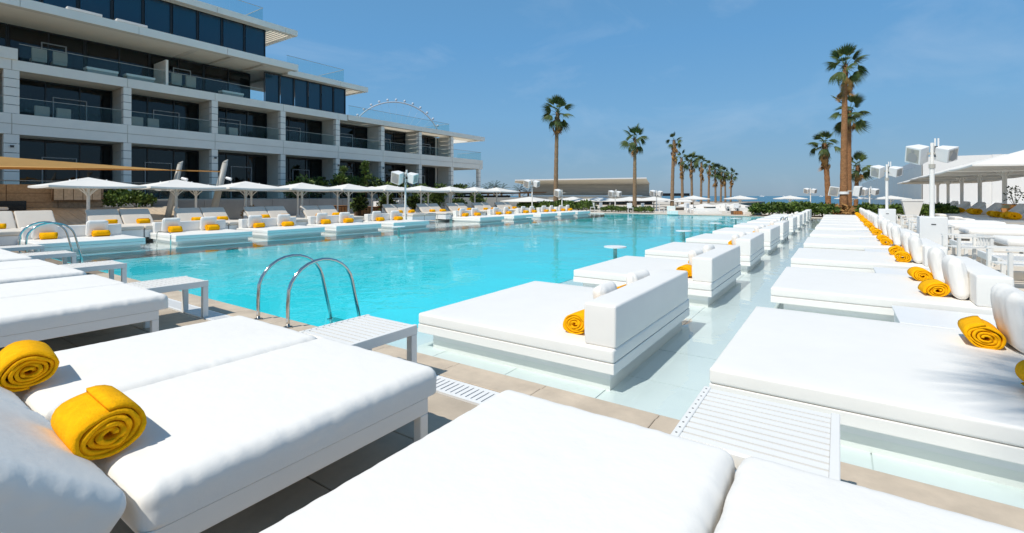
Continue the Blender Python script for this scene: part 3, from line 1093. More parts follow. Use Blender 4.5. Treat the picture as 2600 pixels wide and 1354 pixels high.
def shrub(label, loc, r, h, n, size, matn, seed, name='shrub', lobes=5):
    rnd = random.Random(seed)
    t = thing(name, label, 'tree' if 'tree' in name else 'shrub', loc)
    a, b, st = MB(), MB(), MB()
    for k in range(lobes):
        an = rnd.uniform(0, 6.28)
        q = rnd.uniform(0, 0.55) * r
        c = (math.cos(an) * q, math.sin(an) * q, h * rnd.uniform(0.45, 0.85))
        rr = r * rnd.uniform(0.4, 0.62)
        fn = bush_fn(c[0], c[1], c[2], rr, rr, rr * rnd.uniform(0.6, 0.9), rnd, 0.35)
        leaf_mass(a, int(n * 0.6 / lobes), fn, size, rnd)
        leaf_mass(b, int(n * 0.4 / lobes), fn, size, rnd)
        st.tube([(0, 0, 0), (c[0] * 0.3, c[1] * 0.3, c[2] * 0.4), (c[0] * 0.8, c[1] * 0.8, c[2] * 0.9)], [0.05, 0.035, 0.012], 6)
    obj('foliage', a, matn, t)
    obj('young_foliage', b, 'leaf_light', t)
    obj('trunk', st, 'boot', t)
    return t


hedge('bright green shrub bed behind the first umbrella pole', -32.4, -31.1, 8.5, 10.7, 0.78, 2.0, 2200, 0.20, 'leaf', 4)
pl = thing('planter_ledge', 'low dark timber planter under the bright green shrubs at left', 'planter', (-31.8, 9.6, 0))
obj('front_board', MB().box(0.72, -1.1, 0.0, 0.80, 1.1, 0.78), 'timber_dark', pl)
obj('top_board', MB().box(0.60, -1.1, 0.782, 0.84, 1.1, 0.83), 'timber', pl)
obj('planter_fill', MB().box(-0.68, -1.08, 0.0, 0.70, 1.08, 0.74), 'soil', pl)

cw = thing('concrete_wall', 'long grey concrete wall behind the left umbrellas', 'wall', (-34.2, 13, 0))
for j in range(9):
    obj('wall_panel', MB().box(-0.3, 0.0 + j * 3.0 + 0.01, 0.0, 0.0, 3.0 + j * 3.0 - 0.01, 1.28), 'concrete', cw)
lw = thing('low_concrete_wall', 'low grey concrete wall with glass above it beside the green shrubs', 'wall', (-31.6, 10.75, 0))
obj('wall_panel', MB().box(-0.3, 0, 0, 0, 2.6, 1.25), 'concrete', lw)
obj('wall_panel', MB().box(-0.3, 2.62, 0, 0, 5.2, 1.25), 'concrete', lw)
pod = struct('podium', MB().box(-70, -20, 0.0, -34.6, 60, 1.3), 'podium_stone')

# glass balustrade along the podium
pbal = thing('podium_balustrade', 'teal glass balustrade above the concrete wall at left', 'balustrade', (-34.35, 0, 1.3))
for j in range(20):
    y = -4 + 2.0 * j
    if y < 26:
        obj('glass_panel', MB().box(-0.008, y + 0.02, 0, 0.008, y + 1.98, 0.95), 'rail_glass', pbal)
        obj('post', MB().box(-0.02, y - 0.02, 0, 0.02, y + 0.02, 0.97), 'window_frame', pbal)
obj('handrail', MB().box(-0.025, -4, 0.972, 0.025, 26, 1.0), 'mast', pbal)

# planted podium edge
rnd = random.Random(5)
for i, (x, y, r, h) in enumerate([(-35.4, 21.5, 1.5, 1.6), (-35.6, 23.6, 1.6, 1.8), (-35.3, 25.6, 1.5, 1.9), (-35.6, 27.6, 1.7, 2.2),
                                  (-35.4, 29.8, 1.5, 2.0), (-35.2, 32.2, 1.3, 1.7), (-34.8, 34.4, 1.2, 1.3), (-34.5, 37.2, 1.3, 1.6), (-34.6, 40.4, 1.4, 1.6)]):
    shrub(f'dark green podium shrub, {ORD[i]} from the left below the balconies', (x, y, 1.3), r * 0.85, h * 0.85, 1150, 0.26, 'leaf_dark' if i % 3 else 'leaf', 30 + i)
for i, (x, y, h) in enumerate([(-34.6, 25.2, 2.9), (-34.7, 27.8, 3.7)]):
    shrub(['slim young tree in front of the ground floor windows', 'taller slim young tree beside the slim one on the podium'][i], (x, y, 1.3), 0.55, h, 520, 0.24, 'leaf', 60 + i, 'young_tree', 6)
for i, (x, y, r, h) in enumerate([(-29.9, 23.3, 1.0, 1.4), (-29.8, 25.8, 1.1, 1.5), (-29.7, 28.6, 1.0, 1.5), (-29.9, 31.6, 1.3, 2.0), (-29.8, 34.4, 1.0, 1.4), (-30.2, 38.0, 1.2, 1.5)]):
    shrub(f'shady shrub, {ORD[i]} from the left under the far umbrellas', (x, y, 0.0), r, h, 1000, 0.22, 'leaf' if i == 3 else 'leaf_dark', 90 + i)

# shade sail and its leaning masts
def mast(label, base, top, r):
    t = thing('sail_mast', label, 'mast', base, 0, 'leaning masts of the shade sail')
    b, p = Vector(base), Vector(top)
    d = p - b
    obj('tube', MB().tube([(0, 0, 0), d * 0.5, d * 0.97], [r, r * 1.02, r * 0.8], 16).mesh('tube', smooth=True), 'mast', t)
    obj('tip', MB().tube([d * 0.97, d * 1.03 + Vector((0, 0.1, 0))], [r * 0.8, r * 0.12], 16), 'mast', t)
    obj('spotlight', MB().cyl(d * 0.72 + Vector((0.2, 0.15, 0)), d * 0.72 + Vector((0.42, 0.3, -0.08)), 0.07, 0.09, n=12), 'white_plastic', t)
    obj('lamp_arm', MB().cyl(d * 0.72, d * 0.72 + Vector((0.25, 0.18, 0)), 0.02, n=8), 'mast', t)
    return t


mast('leaning grey mast holding the tip of the golden shade sail', (-28.6, 10.35, 0.3), (-28.6, 10.95, 3.25), 0.14)
mast('leaning grey mast rising between the second and third umbrellas', (-28.4, 12.35, 0.1), (-28.4, 13.10, 3.45), 0.17)
sl = MB()
A_, B_, C_ = Vector((-28.5, 10.75, 2.84)), Vector((-27.0, -2.0, 2.50)), Vector((-36.0, -2.0, 3.95))
NN = 14
grid = {}
for i in range(NN + 1):
    for j in range(NN + 1 - i):
        u, v_ = i / NN, j / NN
        w_ = 1 - u - v_
        p = A_ * w_ + B_ * u + C_ * v_
        edge = 27 * u * v_ * w_
        p.z -= 0.30 * edge
        # inward-curved edges
        cen = (A_ + B_ + C_) / 3
        pull = (4 * w_ * u * (1 - v_) ** 2 + 4 * w_ * v_ * (1 - u) ** 2) * 0.10
        p = p + (cen - p) * pull
        grid[i, j] = len(sl.v)
        sl.v.append(tuple(p))
for i in range(NN):
    for j in range(NN - i):
        sl.f.append((grid[i, j], grid[i + 1, j], grid[i, j + 1]))
        if i + j < NN - 1:
            sl.f.append((grid[i + 1, j], grid[i + 1, j + 1], grid[i, j + 1]))
st = thing('shade_sail', 'golden beige shade sail stretched to a mast at far left', 'shade sail', (0, 0, 0))
so = obj('sail', sl.mesh('sail', smooth=True), 'sail', st)
obj('cable', MB().cyl(A_, (-28.4, 12.95, 2.86), 0.03, n=8), 'sail', st)
obj('hem', MB().tube([A_, (A_ + B_) / 2 + Vector((-0.75, 0, -0.02)), B_], [0.02, 0.05, 0.05], 8), 'sail', st)

# timber counters and a service desk on the terrace
for i, (x, y, lx, ly, h, m_, lab) in enumerate([(-30.6, 21.0, 0.7, 3.0, 0.75, 'timber_orange', 'tan timber counter behind the fifth umbrella'),
                                               (-30.2, 24.6, 0.8, 2.4, 0.62, 'timber_orange', 'orange timber slatted bench behind the sixth umbrella')]):
    t = thing('timber_counter', lab, 'counter', (x, y, 0))
    obj('body', MB().box(-lx / 2, -ly / 2, 0, lx / 2, ly / 2, h), 'timber_dark', t)
    for j in range(int(ly / 0.25)):
        obj('slat', MB().box(lx / 2 + 0.003, -ly / 2 + 0.02 + j * 0.25, 0.05, lx / 2 + 0.04, -ly / 2 + 0.22 + j * 0.25, h - 0.05), m_, t)
    obj('counter_top', MB().box(-lx / 2 - 0.05, -ly / 2 - 0.05, h + 0.002, lx / 2 + 0.08, ly / 2 + 0.05, h + 0.05), m_, t)
t = thing('service_desk', 'white boxy service desk with a dark screen on the left terrace', 'desk', (-31.5, 27.3, 0))
obj('body', MB().box(-0.4, -1.0, 0, 0.4, 1.0, 1.05), 'white_wall', t)
obj('side_box', MB().box(-0.4, 1.05, 0, 0.4, 1.9, 1.15), 'white_wall', t)
obj('screen', MB().box(0.403, -0.75, 0.65, 0.42, -0.45, 0.95), 'black_gloss', t)
dp = thing('dried_flower_pot', 'woven pot of pale dried flowers beside the third umbrella pole', 'planter', (-22.6, 11.6, 0.0))
obj('pot', MB().cyl((0, 0, 0), (0, 0, 0.4), 0.28, 0.36, n=16), 'timber_dark', dp)
b = MB()
leaf_mass(b, 500, bush_fn(0, 0, 0.68, 0.38, 0.38, 0.32, rnd, 0.2), 0.13, rnd)
obj('flowers', b, 'frond_dead', dp)

# ==================================================================== HOTEL
hotel = thing('hotel_building', 'tall white hotel with stepped balconies and dark glass at left', 'building', (0, 0, 0))
HX = -38.0
GX = -40.2
BAY = 5.25
CY = [6.28 + BAY * k for k in range(-2, 9)]       # column lines
cw_ = 0.42
PF = 1.3
Z1a, Z1b = 4.95, 6.10
Z2a, Z2b = 8.53, 9.10
Z3a, Z3b = 11.60, 12.10
Z4a, Z4b = 14.95, 15.40
END1 = 48.9


def hpart(name, mb, m, parent=hotel):
    return obj(name, mb, m, parent)


# rear mass
hpart('rear_wall', MB().box(-60, -10, PF, -46.0, 42.4, Z2b), 'concrete')
hpart('upper_rear_wall', MB().box(-60, -10, Z2b, -46.0, 20.5, Z4b), 'concrete')
# columns: stacked cladding panels
panel_h = {0: (PF, Z1a), 1: (Z1b, Z2a)}
for ci, y in enumerate(CY):
    for lv, (za, zb) in panel_h.items():
        if y > 45 and lv == 1:
            continue
        col = hpart('column', MB().box(HX - 0.40, y - cw_ / 2 + 0.012, za, HX - 0.03, y + cw_ / 2 - 0.012, zb), 'window_frame')
        wide = 0.10 if ci == 2 else 0.0
        n_ = 7 if lv == 0 else 5
        for k in range(n_):
            a, b2 = za + (zb - za) * k / n_, za + (zb - za) * (k + 1) / n_
            obj('cladding_panel', MB().box(HX - 0.42, y - cw_ / 2 - wide, a + 0.016, HX, y + cw_ / 2 + wide, b2 - 0.016), 'clad', col)
        # fin wall going back to the glazing
        if y < 45:
            fin = hpart('fin_wall', MB().box(GX - 0.3, y - 0.12, za, HX - 0.43, y + 0.12, zb), 'clad_fin')
            for k in range(n_):
                a, b2 = za + (zb - za) * k / n_, za + (zb - za) * (k + 1) / n_
                obj('fin_panel', MB().box(GX - 0.29, y - 0.145, a + 0.012, HX - 0.44, y + 0.145, b2 - 0.012), 'clad_fin', fin)
# end column of the open terrace is plain
# slabs with cladding fascia, two courses per bay
def fascia(y0, y1, x, za, zb, courses, step=BAY, yref=CY[0]):
    s = hpart('slab_edge', MB().box(x - 0.5, y0, za + 0.004, x - 0.03, y1, zb - 0.004), 'clad_fin')
    ys = [y0] + [yref + step * k for k in range(40) if y0 + 0.3 < yref + step * k < y1 - 0.3] + [y1]
    for a, b2 in zip(ys[:-1], ys[1:]):
        for k in range(courses):
            z_a, z_b = za + (zb - za) * k / courses, za + (zb - za) * (k + 1) / courses
            obj('fascia_panel', MB().box(x - 0.028, a + 0.014, z_a + (0.018 if k else 0), x + 0.03, b2 - 0.014, z_b - (0.018 if k < courses - 1 else 0)), 'clad', s)
    return s


fascia(-6, END1, HX, Z1a, Z1b, 2)
hpart('slab', MB().box(-46, -6, Z1a + 0.01, HX - 0.51, END1 - 0.02, Z1a + 0.35), 'soffit')
hpart('slab', MB().box(-46, END1 - 0.5, Z1a, HX, END1, Z1b), 'clad')
hpart('balcony_floor', MB().box(GX, -6, Z1a + 0.352, HX - 0.505, 42.4, Z1b - 0.35), 'clad_fin')
fascia(-6, 28.3, HX, Z2a, Z2b, 1)
hpart('slab', MB().box(-46, -6, Z2a + 0.01, HX - 0.51, 28.3, Z2b - 0.02), 'soffit')
# right part of that roof is an open pergola along its front
fascia(28.302, END1 + 0.3, HX + 0.12, Z2a + 0.08, Z2b, 1)
hpart('slab', MB().box(-46, 28.302, Z2a + 0.1, -40.0, 42.9, Z2b - 0.02), 'soffit')
perg_me = MB().box(-0.95, -0.06, 0, 0.95, 0.06, 0.26).mesh('pergola_slat')
for j in range(int((END1 - 28.4) / 0.32)):
    obj('pergola_slat', perg_me, 'soffit', hotel, (HX - 1.34, 28.5 + 0.32 * j, Z2a + 0.12))
for y in CY[6:]:
    if y > 28.3:
        hpart('pergola_beam', MB().box(-40.0, y - 0.15, Z2a + 0.05, HX - 0.42, y + 0.15, Z2b - 0.06), 'soffit')
hpart('pergola_edge', MB().box(-46, END1 + 0.05, Z2a + 0.1, HX - 0.42, END1 + 0.3, Z2b - 0.01), 'clad')
hpart('parapet_block', MB().box(HX - 3, -6, Z2b + 0.003, HX + 0.14, 6.5, Z2b + 0.62), 'clad')
# level 3 slab: a deep canopy, then a narrower roof edge to the right
fascia(-6, 22.2, -36.1, Z3a, Z3b, 1)
hpart('canopy_slab', MB().box(-46, -6, Z3a + 0.01, -36.61, 14.8, Z3b - 0.03), 'soffit')
for j in range(3):
    y0 = 14.82 + 2.45 * j
    hpart('canopy_slab', MB().box(-46, y0, Z3a + 0.12, -36.61, y0 + 2.43, Z3b - 0.03), 'soffit')
    hpart('canopy_beam', MB().box(-40, y0 - 0.01, Z3a + 0.0, -36.62, y0 + 0.35, Z3a + 0.118), 'clad_fin')
fascia(22.21, 30.4, HX + 0.35, Z3a - 0.05, Z3b - 0.1, 1)
hpart('roof_slab', MB().box(-46, 22.21, Z3a - 0.04, HX - 0.16, 28.5, Z3b - 0.12), 'soffit')
hpart('pergola_edge', MB().box(-46, 30.15, Z3a - 0.04, HX - 0.16, 30.39, Z3b - 0.12), 'clad')
for j in range(6):
    obj('pergola_slat', MB().box(-44, 28.55 + 0.28 * j, Z3a, HX - 0.16, 28.68 + 0.28 * j, Z3a + 0.2), 'soffit', hotel)
fascia(-6, 23.1, HX + 0.35, Z4a, Z4b, 1)
hpart('roof_slab', MB().box(-46, -6, Z4a + 0.01, HX - 0.16, 20.9, Z4b - 0.02), 'soffit')
hpart('pergola_edge', MB().box(-46, 22.85, Z4a + 0.01, HX - 0.16, 23.09, Z4b - 0.02), 'clad')
for j in range(7):
    obj('pergola_slat', MB().box(-44, 21.0 + 0.27 * j, Z4a + 0.03, HX - 0.16, 21.13 + 0.27 * j, Z4a + 0.24), 'soffit', hotel)

# recessed glazing, bay by bay
curtain_seed = random.Random(3)


def glazing(y0, y1, x, za, zb, n, kind, door=True):
    w = hpart('window', MB().box(x - 0.10, y0, za, x - 0.06, y0 + 0.06, zb).box(x - 0.10, y1 - 0.06, za, x - 0.06, y1, zb)
              .box(x - 0.10, y0 + 0.06, zb - 0.10, x - 0.06, y1 - 0.06, zb).box(x - 0.10, y0 + 0.06, za, x - 0.06, y1 - 0.06, za + 0.06), 'window_frame')
    for k in range(n):
        a, b2 = y0 + 0.06 + (y1 - y0 - 0.12) * k / n, y0 + 0.06 + (y1 - y0 - 0.12) * (k + 1) / n
        obj('pane', MB().box(x - 0.05, a + 0.03, za + 0.06, x - 0.035, b2 - 0.03, zb - 0.1), kind, w)
        obj('mullion', MB().box(x - 0.055, b2 - 0.03, za + 0.03, x + 0.03, b2 + 0.03, zb - 0.05), 'window_frame', w)
    if door:
        d = y0 + (y1 - y0) * curtain_seed.choice((0.22, 0.3, 0.4))
        e = d + (y1 - y0) * 0.32
        hz = za + (zb - za) * 0.72
        obj('door_frame', MB().box(x + 0.0, d, za + 0.02, x + 0.05, d + 0.06, hz).box(x + 0.0, e, za + 0.02, x + 0.05, e + 0.06, hz)
            .box(x + 0.0, d + 0.06, hz - 0.06, x + 0.05, e, hz), 'grille', w)
    return w


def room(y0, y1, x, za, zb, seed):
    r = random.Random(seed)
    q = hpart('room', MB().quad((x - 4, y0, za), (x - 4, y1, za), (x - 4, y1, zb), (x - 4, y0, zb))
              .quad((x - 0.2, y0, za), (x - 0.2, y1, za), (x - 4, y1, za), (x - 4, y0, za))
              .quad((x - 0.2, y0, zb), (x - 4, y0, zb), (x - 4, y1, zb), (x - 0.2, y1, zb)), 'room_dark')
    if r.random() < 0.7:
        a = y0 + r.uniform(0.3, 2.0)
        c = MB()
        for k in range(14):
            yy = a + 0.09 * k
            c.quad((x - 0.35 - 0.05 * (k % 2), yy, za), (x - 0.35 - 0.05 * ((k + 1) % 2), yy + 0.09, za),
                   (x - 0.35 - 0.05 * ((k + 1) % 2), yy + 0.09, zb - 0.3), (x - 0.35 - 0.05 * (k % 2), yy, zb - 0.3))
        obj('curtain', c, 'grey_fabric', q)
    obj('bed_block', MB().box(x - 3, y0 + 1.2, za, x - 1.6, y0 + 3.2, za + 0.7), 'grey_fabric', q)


for i in range(len(CY) - 2):
    a, b2 = CY[i] + 0.15, CY[i + 1] - 0.15
    if a > 42:
        continue
    glazing(a, b2, GX, PF, Z1a - 0.05, 3, 'pane_dark')
    glazing(a, b2, GX, Z1a + 0.36, Z2a, 3, 'pane_dark')
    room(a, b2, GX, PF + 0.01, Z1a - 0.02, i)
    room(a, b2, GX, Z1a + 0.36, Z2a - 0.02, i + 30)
hpart('end_wall', MB().box(-46, 42.45, PF, GX, 42.8, Z1a), 'clad_fin')
hpart('end_wall', MB().box(-46, 42.45, Z1b, GX, 42.8, Z2a), 'clad_fin')
# level 2
for j in range(7):
    y0 = -4 + 3.5 * j
    glazing(y0, y0 + 3.48, GX, Z2b, Z3a, 2, 'pane_dark', j % 2 == 1)
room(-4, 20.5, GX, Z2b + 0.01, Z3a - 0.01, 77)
for j in range(6):
    y0 = 20.6 + 1.28 * j
    glazing(y0, y0 + 1.27, HX - 0.25, Z2b + 0.005, Z3a - 0.06, 1, 'pane_blue', False)
hpart('side_glazing', MB().box(-46, 28.29, Z2b, HX - 0.3, 28.34, Z3a - 0.06), 'pane_blue')
# level 3
for j in range(15):
    y0 = -4 + 1.65 * j
    glazing(y0, y0 + 1.64, HX - 0.35, Z3b + 0.005, Z4a, 1, 'pane_blue', False)
hpart('side_glazing', MB().box(-46, 20.72, Z3b, HX - 0.4, 20.77, Z4a), 'pane_blue')
hpart('balcony_divider', MB().box(GX + 0.06, 13.7, Z2b, HX - 0.1, 13.85, Z2b + 1.75), 'clad')


# glass balustrades
def balustrade(y0, y1, x, z, h, step, ret=0):
    n_ = max(1, round((y1 - y0) / step))
    for k in range(n_):
        a, b2 = y0 + (y1 - y0) * k / n_, y0 + (y1 - y0) * (k + 1) / n_
        bp = hpart('glass_balustrade', MB().box(x - 0.008, a + 0.015, z, x + 0.008, b2 - 0.015, z + h), 'rail_glass')
        obj('rail', MB().box(x - 0.02, a, z + h + 0.002, x + 0.02, b2, z + h + 0.03), 'mast', bp)
    if ret:
        bp = hpart('glass_balustrade', MB().box(x - ret, y1 - 0.01, z, x - 0.02, y1 + 0.006, z + h), 'rail_glass')
        obj('rail', MB().box(x - ret, y1 - 0.02, z + h + 0.002, x - 0.02, y1 + 0.02, z + h + 0.03), 'mast', bp)


for i in range(1, len(CY) - 2):
    if CY[i] < 42:
        balustrade(CY[i] + cw_ / 2 + 0.02, CY[i + 1] - cw_ / 2 - 0.02, HX - 0.2, Z1b - 0.004, 0.92, 2.5)
balustrade(42.9, END1 - 0.15, HX - 0.15, Z1b, 1.0, 1.5, 4.0)
balustrade(6.6, 20.4, HX - 0.15, Z2b, 0.95, 2.3)
balustrade(28.5, 42.6, HX - 0.1, Z2b + 0.0, 0.9, 1.6, 4)
balustrade(22.4, 28.0, HX - 0.1, Z3b - 0.1, 1.25, 1.1, 4)
balustrade(0, 20.4, HX - 0.1, Z4b, 1.15, 1.3, 4)

# balcony furniture, each its own thing
def balcony_chair(label, loc, rotz):
    t = thing('balcony_chair', label, 'chair', loc, rotz, 'grey balcony chairs')
    obj('seat', MB().box(-0.32, -0.32, 0.22, 0.32, 0.32, 0.42).mesh('seat', bevel=0.03, seg=2), 'taupe_fabric', t)
    obj('backrest', MB().box(0.20, -0.33, 0.40, 0.34, 0.33, 1.0).mesh('backrest', bevel=0.05, seg=2), 'taupe_fabric', t)
    for sx in (-0.27, 0.27):
        for sy in (-0.27, 0.27):
            obj('leg', MB().box(sx - 0.02, sy - 0.02, 0, sx + 0.02, sy + 0.02, 0.22), 'window_frame', t)
    return t


ch = [(-38.75, 7.6, Z1b - 0.79), (-38.75, 8.55, Z1b - 0.79), (-38.75, 12.2, Z1b - 0.79), (-38.75, 13.1, Z1b - 0.79), (-38.75, 17.4, Z1b - 0.79), (-38.75, 18.3, Z1b - 0.79),
      (-38.8, 7.5, Z2b), (-38.8, 8.4, Z2b), (-38.8, 14.5, Z2b), (-38.8, 15.4, Z2b)]
chl = ['leftmost', 'second', 'third', 'fourth', 'fifth', 'rightmost']
c0 = None
for i, p in enumerate(ch):
    lab = f'taupe armchair, {chl[i]} on the lower balcony row' if i < 6 else f'taupe armchair, {["leftmost", "second", "third", "rightmost"][i - 6]} on the upper balcony row'
    p = (p[0], p[1], p[2] + (0.0 if i >= 6 else 0.0))
    if i < 6:
        p = (p[0], p[1], Z1b - 0.349)
        # raised seats stand on the balcony floor behind the parapet
    if c0 is None:
        c0 = balcony_chair(lab, p, 0)
    else:
        dup(c0, p, 0, lab)
for i, p in enumerate([(-38.6, 10.4, Z2b), (-38.6, 12.4, Z2b), (-38.7, 18.3, Z2b), (-37.2, 9.2, Z3b), (-37.2, 11.5, Z3b)]):
    t = thing('balcony_lounger', ['pale lounger left of two on the upper balcony', 'pale lounger right of two beside the balcony divider', 'pale lounger at the right end of the upper balcony', 'pale lounger left of two on the top terrace edge', 'pale lounger right of two on the top terrace edge'][i], 'sun lounger', p, 0, 'balcony loungers')
    obj('mattress', MB().box(-0.3, -0.85, 0.25, 0.35, 0.75, 0.40).mesh('mattress', bevel=0.03, seg=2), 'white_fabric', t)
    obj('frame', MB().box(-0.28, -0.8, 0.0, 0.33, 0.7, 0.245), 'mast', t)

# dome security cameras on the columns
for i, (y, z) in enumerate(((6.28, 4.3), (16.78, 4.35), (27.28, 4.35), (32.5, 4.35))):
    t = thing('security_camera', f'small white security camera on the {["leftmost", "second visible", "fifth", "sixth"][i]} hotel column', 'camera', (HX + 0.001, y, z), 0, 'cameras on the columns')
    obj('bracket', MB().box(0, -0.05, -0.05, 0.06, 0.05, 0.05), 'white_plastic', t)
    obj('dome', MB().cyl((0.12, 0, -0.10), (0.12, 0, 0.02), 0.07, 0.09, n=12), 'dark_grey', t)

# ==================================================================== PALMS
def fan_frond(name, seed, droop, spread, dead=False):
    """fan palm leaf along +x: curved stalk and a half disc of pointed blades"""
    r = random.Random(seed)
    v, f = [], []
    pl_ = 0.75

    def stalk(t):
        return Vector((pl_ * t, 0, 0.10 * math.sin(t * 1.6) - droop * 0.25 * t * t))
    seg = 5
    for k in range(seg + 1):
        p = stalk(k / seg)
        w = 0.035 * (1 - 0.6 * k / seg)
        v += [tuple(p + Vector((0, w, 0))), tuple(p - Vector((0, w, 0))), tuple(p + Vector((0, 0, w * 0.7)))]
    for k in range(seg):
        a, b = 3 * k, 3 * k + 3
        for (i, j) in ((0, 1), (1, 2), (2, 0)):
            f.append((a + i, a + j, b + j, b + i))
    tip = stalk(1)
    nb = 22
    for k in range(nb):
        an = -spread + 2 * spread * (k + 0.5) / nb + r.uniform(-0.03, 0.03)
        L = (0.98 - 0.30 * abs(an / spread) ** 2) * r.uniform(0.88, 1.08)
        d = Vector((math.cos(an), math.sin(an), 0))
        s = Vector((-math.sin(an), math.cos(an), 0))
        i0 = len(v)
        st_ = 5
        for q in range(st_ + 1):
            t = q / st_
            wd = 0.040 * (0.35 + 1.6 * t) if t < 0.45 else 0.043 * (1 - (t - 0.45) / 0.55) + 0.002
            z = 0.06 * t - (0.16 + droop * 0.75) * t ** 2.2 * L + (0.03 * r.uniform(-1, 1)) * t
            rad = L * t * (1 - 0.12 * droop * t)
            p = tip + d * rad + Vector((0, 0, z))
            fold = 0.35 * wd
            v += [tuple(p + s * wd - Vector((0, 0, fold))), tuple(p + Vector((0, 0, fold))), tuple(p - s * wd - Vector((0, 0, fold)))]
        for q in range(st_):
            a, b = i0 + 3 * q, i0 + 3 * q + 3
            f += [(a, a + 1, b + 1, b), (a + 1, a + 2, b + 2, b + 1)]
    me = bpy.data.meshes.new(name)
    me.from_pydata(v, [], f)
    me.update()
    me.materials.append(MATS['frond_dead' if dead else 'frond_green'])
    return me


FR = [fan_frond('frond', 1, 0.12, 1.05), fan_frond('frond', 2, 0.5, 1.35), fan_frond('frond', 3, 0.9, 1.2)]
FD = [fan_frond('dead_frond', 4, 1.2, 0.75, True), fan_frond('dead_frond', 5, 1.5, 0.6, True)]


def palm(label, x, y, zb, hc, r0, r1, lean, sc, nf, nd, seed, bark='bark', skirt=0.0, group=None):
    r = random.Random(seed)
    t = thing('fan_palm', label, 'palm tree', (x, y, zb), 0, group)
    pts, rad = [], []
    H_ = hc - zb
    N = 26
    for k in range(N + 1):
        q = k / N
        flare = 0.55 * math.exp(-q * 14)
        pts.append((lean[0] * q * q, lean[1] * q * q, H_ * q))
        rad.append((r0 + (r1 - r0) * q) * (1 + flare * 0.5) * (1 + (0.05 if k % 2 else -0.03)))
    obj('trunk', MB().tube(pts, rad, 14).mesh('trunk', smooth=False), bark, t)
    top = Vector(pts[-1])
    # leaf bases below the crown
    bs = MB()
    for k in range(46):
        a = r.uniform(0, 6.28)
        z = top.z - r.uniform(0, 0.9 * sc + skirt * 0.3)
        d = Vector((math.cos(a), math.sin(a), 0))
        p = Vector((top.x, top.y, z)) + d * r1 * 0.8
        L = r.uniform(0.15, 0.32) * sc
        q = p + d * L * 0.5 + Vector((0, 0, L))
        s = d.cross(Vector((0, 0, 1))) * 0.05 * sc
        bs.quad(p - s, p + s, q + s * 0.3, q - s * 0.3)
        bs.quad(p + s, p - s, q - s * 0.3 + d * 0.02, q + s * 0.3 + d * 0.02)
    obj('leaf_bases', bs, 'boot', t)
    for k in range(nf):
        a = 2.399963 * k + r.uniform(-0.3, 0.3)
        q = k / max(1, nf - 1)
        el = R(84 - 122 * q ** 0.9 + r.uniform(-16, 16))
        obj('frond', FR[0 if q < 0.35 else (1 if q < 0.75 else 2)], 'frond_green', t, top + Vector((math.cos(a) * r1 * 0.4, math.sin(a) * r1 * 0.4, -0.35 * q * sc)),
            (r.uniform(-1.0, 1.0), -el, a), (sc * r.uniform(0.8, 1.15),) * 3)
    for k in range(nd):
        a = r.uniform(0, 6.28)
        q = r.random()
        el = R(-48 - 35 * r.random())
        obj('dead_frond', FD[k % 2], 'frond_dead', t, top + Vector((math.cos(a) * r1, math.sin(a) * r1, -0.35 * sc - skirt * q)),
            (r.uniform(-0.5, 0.5), -el, a), (sc * r.uniform(0.65, 0.95),) * 3)
    return t


palm('tall thick red-brown fan palm on the right with speakers on its trunk', 0.28, 41.2, 0, 10.8, 0.255, 0.14, (0.1, 0.15), 0.90, 19, 10, 1, 'bark', 0.9)
palm('fan palm crown spreading behind the upper trunk of the thick right palm', 0.9, 61.5, -1.5, 10.4, 0.24, 0.17, (0, 0), 1.32, 18, 4, 2, 'bark')
palm('shorter red-trunked fan palm left of the thick right palm', -0.85, 56.6, -1.5, 6.7, 0.27, 0.21, (-0.35, -0.1), 0.92, 20, 12, 3, 'bark', 1.4)
palm('small fan palm peeking out right of the thick palm trunk', 1.7, 72.0, -1.5, 5.2, 0.26, 0.2, (0.2, 0), 1.05, 18, 5, 4, 'bark')
palm('tallest fan palm of the left group, by the pavilion roof', -24.5, 44.0, 0, 10.3, 0.25, 0.17, (0.15, 0.1), 1.06, 21, 10, 5, 'bark_grey', 0.5)
palm('second tallest fan palm, right of the pavilion centre', -16.2, 44.6, 0, 7.0, 0.20, 0.13, (0.0, 0.1), 0.86, 20, 4, 6, 'bark_grey', 0.2)
palm('fan palm behind the camera whose crown shades the right foreground daybed', 0.68, -3.75, 0, 12.6, 0.26, 0.17, (0.0, 0.0), 1.15, 24, 6, 9, 'bark', 0.4)
prow = [(1706, 60, 7.9, 0.95, 12, 26, 2.0), (1733, 74, 7.4, 0.95, 16, 22, 2.0), (1757, 85, 7.9, 1.2, 30, 8, 1.6), (1780, 92, 7.9, 1.15, 20, 20, 2.2),
        (1799, 100, 7.8, 1.0, 16, 12, 1.8), (1817, 106, 7.2, 1.35, 28, 14, 2.0), (1830, 113, 7.2, 1.2, 24, 14, 2.0), (1842, 120, 7.2, 1.2, 24, 12, 1.6), (1855, 126, 7.2, 1.3, 26, 14, 1.8)]
AA = math.atan(830 / 1215)
pl_lab = ['bushy-skirted fan palm, first of the receding row', 'fan palm with pale dead skirt, second of the receding row'] + [f'slim fan palm, {ORD[i]} of the receding row' for i in range(2, 9)]
for i, (u, d, hc, sc, nf, nd, sk) in enumerate(prow):
    rr = (u - 1300) / 1215
    px_, py_ = d * (-math.sin(AA) + rr * math.cos(AA)), d * (math.cos(AA) + rr * math.sin(AA))
    palm(pl_lab[i], px_, py_, -2.3, hc + (0.6 if i == 0 else 0), 0.25, 0.17, (random.uniform(-.3, .3), 0), sc * random.uniform(0.72, 0.86), int(nf * 0.75), nd, 20 + i, 'bark_grey', sk, 'receding row of palms')

